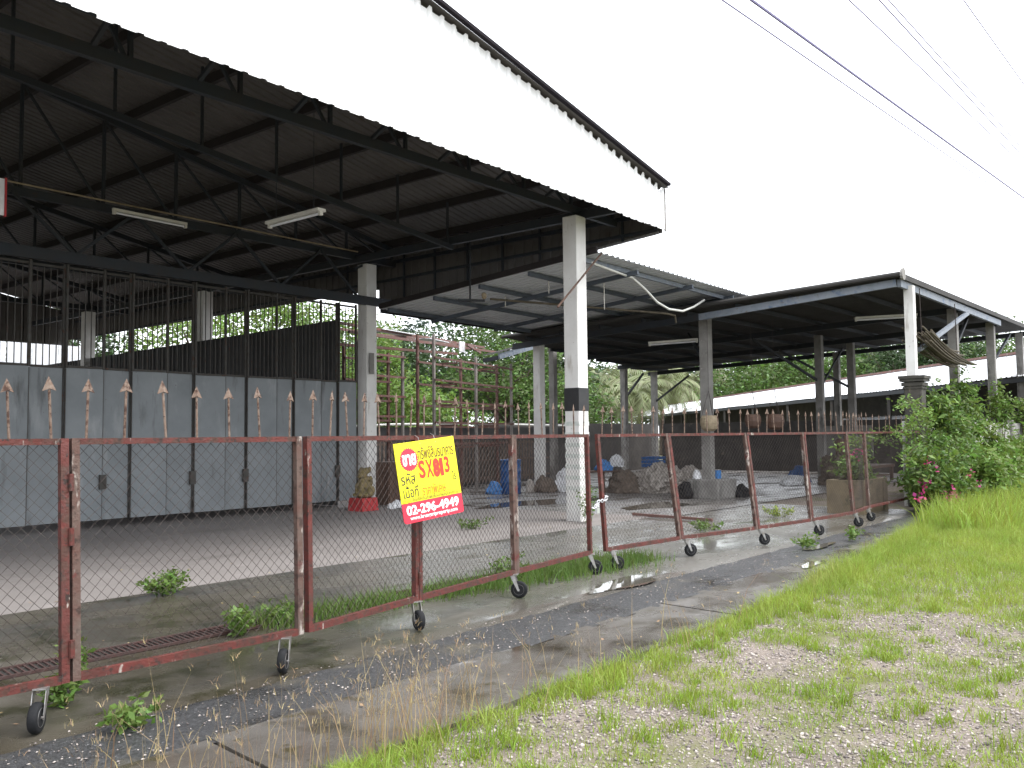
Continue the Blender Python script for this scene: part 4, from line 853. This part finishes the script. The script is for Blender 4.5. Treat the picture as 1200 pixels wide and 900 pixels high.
def crown_pts(c, rad, ncl, per, spread, rg, lower=0.35, hollow=0.55):
    d = rg.normal(size=(ncl, 3)); d /= np.linalg.norm(d, axis=1)[:, None]; d[:, 2] = np.where(d[:, 2] < -lower, -lower*rg.random(ncl), d[:, 2])
    rr = hollow+(1.05-hollow)*rg.random(ncl)**0.6; cc = np.array(c)+d*rr[:, None]*np.array(rad)*(0.8+0.4*rg.random(ncl))[:, None]
    P = np.repeat(cc, per, 0)+rg.normal(size=(ncl*per, 3))*np.repeat(spread*(0.6+0.8*rg.random(ncl)), per)[:, None]*np.array([1, 1, 0.7])
    return P, cc
def tree(x, y, h, r_, label, m='leafm', seed=0, n=70, per=75, leaf=0.26, name='leafy_tree', trunk=0.16, cz=0.60, rzf=0.42):
    rg = np.random.default_rng(seed); rr = random.Random(seed)
    t = thing(name, label, 'tree', (x, y, -0.1), 'trees beyond the yard')
    P, cc = crown_pts((x, y, h*cz), (r_, r_, h*rzf), n, per, 0.16*r_+0.12, rg)
    P = P[P[:, 2] > 0.1]
    mb = MB(); top = h*0.7
    mb.tube([(x+0.1*math.sin(k*1.3+seed), y+0.1*math.cos(k*1.7+seed), -0.1+(top)*k/6) for k in range(7)], [trunk*(1.15-0.13*k) for k in range(7)], 8)
    for k in range(11):
        c = cc[rr.randrange(len(cc))]; z0 = h*rr.uniform(0.22, 0.6); b = Vector((x, y, z0)); e_ = Vector(c); mid = (b+e_)/2+Vector((0, 0, 0.15*h*rr.random()))
        mb.tube([b, mid, e_], [trunk*0.45, trunk*0.28, 0.02], 5)
    mb.build('trunk', M['bark'], t, smooth=True)
    leaves('crown', P, leaf, M[m], t, rg=rg)
    return t
tree(41.99, 43.6, 9.6, 2.0, 'tall thin bluish feathery tree left of the rusty rack skyline', 'leafb', 1, 60, 70, 0.30, 'casuarina_tree', 0.16, 0.55, 0.47)
tree(23.0, 25.6, 6.3, 1.4, 'bright green tree just right of the second white column', 'leafl', 2, 60, 70, 0.18)
tree(36.0, 32.5, 8.2, 3.4, 'dark dense tree behind the rusty rack', 'leafd', 3, 110, 80, 0.24)
tree(33.2, 27.3, 7.2, 2.6, 'mid green tree right of the rusty rack', 'leafm', 4, 90, 80, 0.22)
tree(37.0, 27.6, 6.6, 2.2, 'dark tree behind the striped white column', 'leafd', 5, 100, 80, 0.24)
tree(30.0, 32.6, 6.2, 2.6, 'dark low tree at the left half of the rusty rack', 'leafd', 6, 90, 80, 0.24)
tree(28.0, 27.5, 3.8, 2.0, 'lush bright shrub-like tree low behind the rusty rack', 'leafl', 7, 70, 80, 0.20, cz=0.5, rzf=0.5)
tree(25.2, 26.6, 3.4, 1.8, 'bright leafy tree low at the left end of the rusty rack', 'leafl', 8, 70, 80, 0.20, cz=0.5, rzf=0.5)
tree(33.5, 24.0, 4.2, 2.0, 'shaggy green tree low beside the small awning', 'leafm', 9, 70, 80, 0.22, cz=0.5, rzf=0.5)
tree(80.5, 36.0, 9.3, 4.4, 'bushy tree above the neighbouring roof, left of centre', 'leafm', 10, 110, 80, 0.38)
tree(85, 31.2, 10.0, 4.6, 'wide green tree above the neighbouring roof between two columns', 'leafm', 11, 110, 80, 0.38)
tree(90, 25.7, 11.4, 5.0, 'dark dense tree above the neighbouring roof left of the pier', 'leafd', 12, 120, 80, 0.38)
tree(93.5, 22.0, 11.0, 3.8, 'dark tree behind the pier column above the neighbouring roof', 'leafd', 13, 110, 80, 0.38)
tree(97, 17.5, 11.0, 4.6, 'tree at the far right under the low shed roof', 'leafm', 14, 100, 80, 0.38)
tree(105, 61, 9.5, 6.0, 'rounded tree behind the coconut palms', 'leafd', 15, 100, 80, 0.34)
tree(26.7, 43.4, 9.6, 3.4, 'bright-leaved tree seen through the bars between the far columns', 'leafl', 16, 110, 80, 0.26)
tree(29.6, 40.0, 9.4, 3.2, 'green tree seen through the bars right of the third white column', 'leafl', 17, 110, 80, 0.26)
tree(28.0, 33.0, 7.6, 2.4, 'green tree seen through the bars next to the second white column', 'leafm', 18, 90, 80, 0.22)
tree(21.5, 46.5, 8.5, 2.6, 'dark tree seen through the bars near the white hoarding', 'leafd', 19, 80, 80, 0.26)
tree(60, 50, 8.5, 4.5, 'broad dark tree far behind the rusty rack', 'leafd', 20, 100, 80, 0.36)
for q, (x_, y_, h_, r_) in enumerate([(96, 74, 11.5, 6.5), (106, 66, 11.5, 6.5), (113, 57, 12.0, 6.5), (117, 47, 12.5, 6.5), (121, 36, 13.0, 6.5), (124, 26, 13.0, 6.0)]):
    tree(x_, y_, h_, r_, 'far dense dark tree, ' + ['first', 'second', 'third', 'fourth', 'fifth', 'sixth'][q] + ' from the left in the row behind the palms', 'leafd', 60+q, 130, 80, 0.55, cz=0.5, rzf=0.5)
tree(34.0, 36.5, 7.0, 3.0, 'dark filling tree behind the middle of the rusty rack', 'leafd', 71, 120, 80, 0.26, cz=0.5, rzf=0.5)
tree(31.0, 37.5, 6.2, 2.8, 'dark filling tree behind the left part of the rusty rack', 'leafd', 72, 120, 80, 0.26, cz=0.5, rzf=0.5)
def palm_tree(x, y, h, fl, label, seed):
    rr = random.Random(seed); t = thing('palm_tree', label, 'palm', (x, y, -0.1), 'trees beyond the yard')
    mb = MB().tube([(x+0.25*math.sin(k*0.5), y, -0.1+h*k/6) for k in range(7)], [0.20-0.012*k for k in range(7)], 8); mb.build('trunk', M['bark'], t)
    tx, ty, tz = x+0.25*math.sin(3.0), y, h-0.1; V = []; F = []
    for q in range(22):
        a = q*2.399+rr.uniform(-0.2, 0.2); el = rr.uniform(-0.35, 1.25); L_ = fl*rr.uniform(0.8, 1.1); p = Vector((tx, ty, tz)); ang = el; pts = []
        for k in range(12):
            pts.append(p.copy()); p = p+Vector((math.cos(a)*math.cos(ang), math.sin(a)*math.cos(ang), math.sin(ang)))*(L_/12); ang -= 0.135+0.02*k*0.5
        side = Vector((-math.sin(a), math.cos(a), 0))
        for k in range(1, 11):
            for s in (-1, 1):
                for hlf in (0.0, 0.5):
                    b = pts[k]+(pts[k+1]-pts[k])*hlf; dr = (pts[k+1]-pts[k]).normalized(); ll = fl*0.30*math.sin(math.pi*(k+hlf+0.6)/12.5)+0.1
                    tip = b+side*s*ll*0.75+dr*ll*0.45-Vector((0, 0, ll*rr.uniform(0.35, 0.7))); w = dr*0.07
                    i0 = len(V); V += [tuple(b-w), tuple(b+w), tuple((b+tip)/2+w*0.9+Vector((0, 0, 0.05))), tuple(tip)]; F.append((i0, i0+1, i0+2, i0+3))
        MB().tube(pts, [0.05-0.0035*k for k in range(12)], 4).build('frond_rib', M['palm'], t)
    np_mesh('fronds', np.array(V), np.array(F), M['palm'], t)
palm_tree(76.0, 50.0, 6.9, 5.4, 'coconut palm left of the other palms, behind the striped column', 31)
palm_tree(80.0, 46.5, 7.2, 5.6, 'coconut palm in the middle of the palms over the back wall', 32)
palm_tree(84.5, 44.5, 7.0, 5.4, 'coconut palm right of the others beside the footing column', 33)
palm_tree(61.5, 37.0, 4.9, 4.0, 'low coconut palm in front of the other palms', 34)
palm_tree(70.0, 47.5, 6.4, 5.0, 'coconut palm furthest left, half hidden by the striped column', 35)
palm_tree(66.0, 37.5, 5.6, 4.6, 'low bushy coconut palm nearest the footing column', 36)
# banana leaves over the black fence
o = thing('banana_plant', 'banana plant with a broad pale leaf above the black fence', 'plant', (22.2, 20.8, 0))
for q, (a, el, L_) in enumerate([(0.2, 0.9, 1.6), (-0.9, 0.75, 1.8), (2.5, 1.0, 1.5), (3.6, 0.8, 1.7), (1.3, 1.1, 1.5)]):
    p = Vector((22.2, 20.8, 1.5)); ang = el; P = []
    for k in range(9):
        P.append(p.copy()); p = p+Vector((math.cos(a)*math.cos(ang), math.sin(a)*math.cos(ang), math.sin(ang)))*(L_/8); ang -= 0.2
    sd = Vector((-math.sin(a), math.cos(a), 0.2)); V = []; F = []
    for k in range(9):
        w = 0.22*math.sin(math.pi*(k+0.4)/8.8)+0.01; V += [tuple(P[k]-sd*w-Vector((0, 0, 0.05))), tuple(P[k]), tuple(P[k]+sd*w-Vector((0, 0, 0.05)))]
    for k in range(8): F += [(3*k, 3*k+1, 3*k+4, 3*k+3), (3*k+1, 3*k+2, 3*k+5, 3*k+4)]
    np_mesh('leaf', np.array(V), np.array(F), M['leafl'], o)
MB().tube([(22.2, 20.8, -0.1), (22.2, 20.8, 1.6)], [0.11, 0.07], 8).build('stem', M['leafl'], o)

# bushes in front of the wall
def bush(name, label, cat, blobs, m, leaf, seed, per=90, group=None, flowers=None):
    per = int(per*0.8); rg = np.random.default_rng(seed); x, y = blobs[0][0][:2]; t = thing(name, label, cat, (x, y, 0), group); Ps = []; mb = MB()
    for c, r_, ncl in blobs:
        P, cc = crown_pts(c, r_, ncl, per, 0.13, rg, lower=0.9, hollow=0.35); Ps.append(P[P[:, 2] > 0.02])
        for k in range(3):
            e_ = cc[rg.integers(len(cc))]; mb.tube([(c[0]+rg.normal()*0.1, c[1]+rg.normal()*0.1, 0.0), ((c[0]+e_[0])/2, (c[1]+e_[1])/2, e_[2]*0.6), tuple(e_)], [0.03, 0.02, 0.006], 5)
    mb.build('stems', M['bark'], t); PP = np.concatenate(Ps); rg.shuffle(PP); k_ = int(len(PP)*0.72); leaves('foliage', PP[:k_], leaf, M[m], t, rg=rg); leaves('foliage', PP[k_:], leaf*1.7, M['leafl'], t, aspect=0.38, droop=0.5, rg=rg)
    if flowers:
        for (fx, fy, fz, fr, fn) in flowers:
            P = np.array([fx, fy, fz])+rg.normal(size=(fn, 3))*fr; leaves('blossom', P, 0.075, M['petal'], t, aspect=0.8, rg=rg)
    return t
bush('bougainvillea_bush', 'bougainvillea bush with pink flowers at the foot of the pier', 'bush',
     [((18.9, 4.75, 0.75), (0.7, 0.45, 0.75), 42), ((19.6, 4.55, 0.5), (0.8, 0.45, 0.5), 40), ((20.2, 4.7, 1.15), (0.6, 0.35, 0.5), 28)], 'leafm', 0.085, 41,
     flowers=[(18.35, 4.6, 0.95, 0.06, 16), (18.25, 4.7, 0.62, 0.06, 16), (18.6, 4.35, 0.34, 0.07, 30), (18.75, 4.3, 0.44, 0.05, 16), (19.6, 4.2, 0.75, 0.04, 7), (18.0, 4.7, 0.40, 0.06, 16), (20.2, 4.2, 0.55, 0.05, 12), (18.3, 4.3, 0.05, 0.07, 12)])
bush('leafy_bush', 'tall leafy bush climbing beside the gate pier', 'bush', [((21.4, 5.0, 1.35), (0.65, 0.35, 1.05), 48), ((21.5, 4.9, 0.95), (0.8, 0.4, 0.75), 44), ((21.1, 5.1, 2.1), (0.28, 0.2, 0.5), 16)], 'leafm', 0.10, 42)
bush('leafy_bush', 'bright green bush against the whitewashed wall', 'bush', [((23.2, 4.7, 0.62), (1.2, 0.45, 0.62), 52), ((22.0, 4.3, 0.5), (0.9, 0.4, 0.5), 38), ((24.2, 5.1, 1.3), (0.5, 0.2, 0.5), 12)], 'leafl', 0.10, 43)
bush('leafy_bush', 'sprawling bush cut by the right edge of the photo', 'bush', [((25.8, 4.7, 0.6), (1.6, 0.45, 0.6), 56), ((28.0, 4.8, 0.7), (1.7, 0.45, 0.65), 46), ((31.0, 4.8, 0.9), (1.8, 0.45, 0.8), 36), ((26.6, 5.2, 1.35), (0.35, 0.15, 0.45), 9)], 'leafl', 0.11, 44)
bush('creeper', 'creeper hanging from the front column of the low shed right of the pier', 'creeper', [((24.9, 5.45, 2.5), (0.55, 0.2, 0.75), 26), ((25.5, 5.4, 1.9), (0.6, 0.2, 0.5), 22), ((24.6, 5.4, 1.95), (0.7, 0.2, 0.35), 16)], 'leafm', 0.10, 45, per=50)
bush('creeper', 'creeper climbing the column near the right edge above the wall', 'creeper', [((29.9, 5.5, 2.3), (0.45, 0.2, 0.8), 22), ((33.5, 5.5, 2.2), (0.9, 0.2, 0.5), 22)], 'leafl', 0.10, 46, per=50)
# long arching sprays over the end of the gate
o = thing('climbing_spray', 'long arching leafy sprays reaching left over the end of the gate', 'creeper', (19.9, 5.2, 0)); rgs = np.random.default_rng(5); Pl = []
for q, (z0, z1, x1, yy) in enumerate([(1.9, 1.98, 17.6, 4.95), (1.6, 1.45, 17.9, 5.05), (1.75, 1.72, 18.4, 4.9), (1.3, 0.95, 18.1, 5.0), (1.2, 1.25, 17.4, 6.0), (1.5, 1.3, 17.9, 5.9)]):
    pts = [(20.0+(x1-20.0)*f, 4.95+(yy-4.95)*f, z0+(z1-z0)*f+0.22*math.sin(f*2.6)) for f in np.linspace(0, 1, 9)]
    MB().tube(pts, [0.012-0.001*k for k in range(9)], 4).build('stem', M['bark'], o)
    for p in pts[1:]: Pl.append(np.array(p)+rgs.normal(size=(26, 3))*np.array([0.13, 0.07, 0.07]))
leaves('foliage', np.concatenate(Pl), 0.085, M['leafl'], o, rg=rgs)
bush('potted_shrub', 'shrub with reddish tips growing in the stone planter', 'shrub', [((18.9, 6.15, 0.85), (0.5, 0.25, 0.26), 18)], 'leafm', 0.08, 47, flowers=[(18.2, 5.95, 1.15, 0.06, 14), (18.9, 6.0, 1.2, 0.06, 14)])

# weeds
def blades(P, H, lean, width, rg, bend=0.5):
    n = len(P); a = rg.random(n)*2*np.pi; dx = np.stack([np.cos(a), np.sin(a), np.zeros(n)], 1); b = rg.random(n)*2*np.pi; sd = np.stack([np.cos(b), np.sin(b), np.zeros(n)], 1)
    w = (width*(0.6+0.8*rg.random(n)))[:, None]; H = H[:, None]; ln = (lean*rg.random(n))[:, None]; upz = np.array([0, 0, 1.0])
    m1 = P+upz*H*0.5+dx*H*ln*0.3; tip = P+upz*H*(1-0.25*ln)+dx*H*ln*(0.6+bend*0.6)
    V = np.stack([P-sd*w, P+sd*w, m1+sd*w*0.7, m1-sd*w*0.7, tip], 1).reshape(-1, 3); i = np.arange(n)*5
    F = np.concatenate([np.stack([i, i+1, i+2], 1), np.stack([i, i+2, i+3], 1), np.stack([i+3, i+2, i+4], 1)])
    return V, F
def weed(x, y, r_, h, n, label, seed, z=0.01, m='weed'):
    rg = np.random.default_rng(seed); t = thing('weed_clump', label, 'weed', (x, y, z), 'weeds growing through the concrete'); st_ = MB(); P = []
    for q in range(max(6, n//28)):
        a = rg.random()*6.28; rad = r_*rg.random()**0.6; hh = h*(0.5+0.5*rg.random()); e_ = np.array([x+rad*math.cos(a)*1.25, y+rad*math.sin(a), z+hh])
        b = np.array([x+0.35*rad*math.cos(a), y+0.35*rad*math.sin(a), z]); st_.tube([tuple(b), tuple((b+e_)/2+np.array([0, 0, 0.03])), tuple(e_)], [0.004, 0.003, 0.001], 4)
        for f in np.linspace(0.25, 1.0, 7): P.append(b+(e_-b)*f+rg.normal(size=(4, 3))*0.02)
    st_.build('stems', M[m], t); leaves('foliage', np.concatenate(P), 0.055, M[m], t, aspect=0.5, droop=-0.1, rg=rg)
weed(5.05, 8.72, 0.22, 0.22, 560, 'green weed clump on the concrete floor behind the wide gate panel', 1, 0.012)
weed(4.35, 6.45, 0.16, 0.2, 300, 'weed clump in the grating beside the third gate post pair', 2)
weed(4.9, 6.5, 0.2, 0.16, 300, 'weed clump in the grating just left of the yellow sign', 3)
weed(2.55, 5.62, 0.10, 0.16, 160, 'small weed at the foot of the leftmost gate hinge', 4)
weed(2.75, 5.85, 0.10, 0.34, 120, 'thin upright weed just right of the leftmost hinge', 5)
weed(2.62, 4.88, 0.12, 0.12, 120, 'small bright weed on the gutter edge near the first wheel', 6)
weed(7.7, 6.3, 0.22, 0.3, 360, 'weed clump behind the gate, left of the white column', 7)
weed(12.4, 4.75, 0.16, 0.16, 200, 'weed tuft on the paving in front of the right gate panels', 8)
weed(13.6, 4.55, 0.14, 0.18, 160, 'weed tuft on the paving near the far wheels', 9)
weed(13.6, 9.25, 0.25, 0.7, 300, 'tall thin weeds at the foot of the striped white column', 10, 0.012)
weed(13.6, 6.9, 0.3, 0.16, 260, 'low weed patch on the concrete behind the right gate panels', 11)
weed(16.6, 6.9, 0.3, 0.18, 260, 'yellowish weed patch behind the far gate panels', 12, m='grass')
weed(11.6, 10.4, 0.4, 0.2, 240, 'low weeds on the floor just left of the white column', 13, 0.012)
def stuff(name, label, cat, V, F, m): o = np_mesh(name, V, F, m); return tag(o, label, cat, kind='stuff')
# grass strip growing along the drain and under the gate
n = 6500; ux = 4.6+rng.random(n)*5.6; vy = np.where(ux < 8.2, 6.55-0.10*(ux-4.6), 6.1)+rng.normal(size=n)*np.where(ux > 7, 0.22, 0.13)
keep = rng.random(n) < np.clip((fbm(ux, vy, 1.6)-0.34)*4+np.where(ux > 7.6, 0.5, 0), 0.02, 1); P = np.stack([ux, vy, np.full(n, 0.0)], 1)[keep]
V, F = blades(P, 0.06+0.16*rng.random(len(P)), 0.9, 0.004, rng); stuff('gate_weeds', 'strip of green grass and weeds along the drain under the gate', 'grass', V, F, M['weed'])
# verge grass
n = 900000; ux = 0.5+rng.random(n)**1.25*25; vy = -3.5+rng.random(n)*8.3; e_v = edge_v(ux)
d_e = e_v-vy; dens = np.clip((fbm(ux, vy, 1.15)-0.32)*3.0, 0.13, 0.95); clump = vnoise(ux, vy, 5.5)
dens *= np.clip((0.5*clump+0.5*vnoise(ux, vy, 11)-0.22)*2.4, 0.12, 1.2)
dens = np.where(d_e < 0.45, np.maximum(dens, 0.55*np.clip((clump-0.2)*2, 0.15, 1)), dens)
far = np.clip((ux-7.0-0.9*np.clip(3-vy, 0, 4))/3.0, 0, 1); dens = dens*(1-far)+far*np.clip(0.55+0.6*(fbm(ux, vy, 0.8)-0.4), 0.2, 1)
keep = (d_e > -0.04*clump) & (rng.random(n) < dens); ux, vy, clump, far, d_e = ux[keep], vy[keep], clump[keep], far[keep], d_e[keep]
P = np.stack([ux, vy, verge_h(ux, vy)-0.01], 1); nn2 = len(P)
H = (0.016+0.045*rng.random(nn2)**1.5+0.05*clump*fbm(ux, vy, 1.15))*(1+1.9*far*(0.4+0.6*rng.random(nn2)))*np.where(d_e < 0.45, 1.9, 1.0)
V, F = blades(P, H, 1.25, 0.0027, rng); V = V.copy()
stuff('verge_grass', 'bright green grass growing over the gravel verge in the foreground', 'grass', V, F, M['grass'])
print('grass blades', nn2)
# brighter tufts standing out of the short grass
nt_ = 520; tx_ = 1.2+rng.random(nt_)**1.2*15; ty_ = edge_v(tx_)-0.08-rng.random(nt_)**1.4*5.0; nb2 = 46
ux = np.repeat(tx_, nb2)+rng.normal(size=nt_*nb2)*np.repeat(0.02+0.05*rng.random(nt_), nb2); vy = np.repeat(ty_, nb2)+rng.normal(size=nt_*nb2)*np.repeat(0.02+0.05*rng.random(nt_), nb2)
P = np.stack([ux, vy, verge_h(ux, vy)-0.01], 1); V, F = blades(P, np.repeat(0.05+0.11*rng.random(nt_), nb2)*(0.5+0.6*rng.random(len(P))), 1.0, 0.0032, rng)
stuff('grass_tufts', 'brighter tufts of grass scattered over the gravel verge', 'grass', V, F, M['tuft'])
# tall grass by the bushes
n = 16000; ux = 15.0+rng.random(n)*16; vy = 2.2+rng.random(n)*2.6; keep = (vy > edge_v(ux)-1.6+rng.random(n)*0.8) & ((ux > 18.2) | (vy < edge_v(ux)-0.05)); ux, vy = ux[keep], vy[keep]
P = np.stack([ux, vy, np.zeros(len(ux))], 1); V, F = blades(P, 0.2+0.45*rng.random(len(P)), 0.9, 0.008, rng); stuff('tall_grass', 'tall pale green grass in front of the bushes', 'grass', V, F, M['grass'])
# dry straw stalks on the edge of the paving
P = []; 
for cx, cy, sd_, n in ((3.30, 3.52, 0.20, 90), (2.75, 3.55, 0.22, 34), (3.75, 3.5, 0.18, 52), (2.3, 3.7, 0.2, 26), (4.6, 3.45, 0.3, 26), (1.95, 4.0, 0.15, 16), (2.4, 4.35, 0.1, 10), (6.2, 3.4, 0.5, 20)):
    P.append(np.stack([cx+rng.normal(size=n)*sd_, cy+rng.normal(size=n)*sd_*0.5, np.full(n, -0.01)], 1))
P = np.concatenate(P); V, F = blades(P, 0.20+0.42*rng.random(len(P))**1.2, 0.7, 0.0023, rng, 0.4)
# seed heads: small blades at the tips
tips = V.reshape(-1, 5, 3)[:, 4]; Q = np.repeat(tips, 4, 0)+rng.normal(size=(len(tips)*4, 3))*0.008; V2, F2 = blades(Q, np.full(len(Q), 0.035), 1.6, 0.0016, rng); 
stuff('dry_grass', 'tall dry straw-coloured grass stalks at the lower left', 'dry grass', np.concatenate([V, V2]), np.concatenate([F, F2+len(V)]), M['straw'])
# gravel on the verge and loose stone chips in the gutter
n = 85000; ux = 1.5+rng.random(n)**1.4*11; vy = -2.2+rng.random(n)*5.75; keep = (vy < edge_v(ux)-0.05) & (rng.random(n) < np.clip((0.72-fbm(ux, vy, 1.15))*4, 0.05, 1)); ux, vy = ux[keep], vy[keep]
n2 = 1500; gx = 0.5+rng.random(n2)*11; gy = 4.36+rng.random(n2)*0.75; cxy = np.stack([np.concatenate([ux, gx]), np.concatenate([vy, gy])], 1)
cz = np.concatenate([verge_h(ux, vy), np.full(n2, -0.006)]); m_ = len(cxy); sz = np.concatenate([0.004+0.011*rng.random(len(ux))**2.5, 0.003+0.007*rng.random(n2)**2])
base = np.array([(1, 0, 0), (0, 1, 0), (-1, 0, 0), (0, -1, 0), (0, 0, 0.8), (0, 0, -0.5)], float); rot = rng.random(m_)*6.28
jit = base[None]*(0.6+0.8*rng.random((m_, 6, 1)))+rng.normal(size=(m_, 6, 3))*0.12; c, s = np.cos(rot)[:, None], np.sin(rot)[:, None]
X = (jit[..., 0]*c-jit[..., 1]*s)*sz[:, None]*1.25; Y = (jit[..., 0]*s+jit[..., 1]*c)*sz[:, None]; Z = jit[..., 2]*sz[:, None]*0.9
V = np.stack([X+cxy[:, :1], Y+cxy[:, 1:], Z+cz[:, None]+0.002], -1).reshape(-1, 3); tri = np.array([(0, 1, 4), (1, 2, 4), (2, 3, 4), (3, 0, 4), (1, 0, 5), (2, 1, 5), (3, 2, 5), (0, 3, 5)])
F = (np.arange(m_)[:, None, None]*6+tri[None]).reshape(-1, 3); stuff('gravel', 'grey and pinkish gravel scattered over the verge and gutter', 'gravel', V, F, M['stone'])

# fallen dry leaves and scraps on the concrete
n = 420; P = np.stack([0.5+rng.random(n)*16, 3.6+rng.random(n)**1.3*8.5, np.zeros(n)], 1); P[:, 2] = np.where(P[:, 1] > 8.8, 0.016, 0.006)
a = rng.random(n)*6.28; L_ = (0.015+0.035*rng.random(n))[:, None]; d = np.stack([np.cos(a), np.sin(a), np.zeros(n)], 1); sd = np.stack([-np.sin(a), np.cos(a), np.zeros(n)], 1); zz = np.array([0, 0, 1.0])
V = np.stack([P, P+d*L_*0.5+sd*L_*0.25+zz*L_*0.25*rng.random((n, 1)), P+d*L_+zz*0.3*L_*rng.random((n, 1)), P+d*L_*0.5-sd*L_*0.25+zz*L_*0.2*rng.random((n, 1))], 1).reshape(-1, 3); i = np.arange(n)*4
stuff('fallen_leaves', 'small dry leaves and scraps scattered over the concrete', 'leaves', V, np.stack([i, i+1, i+2, i+3], 1), M['straw'])
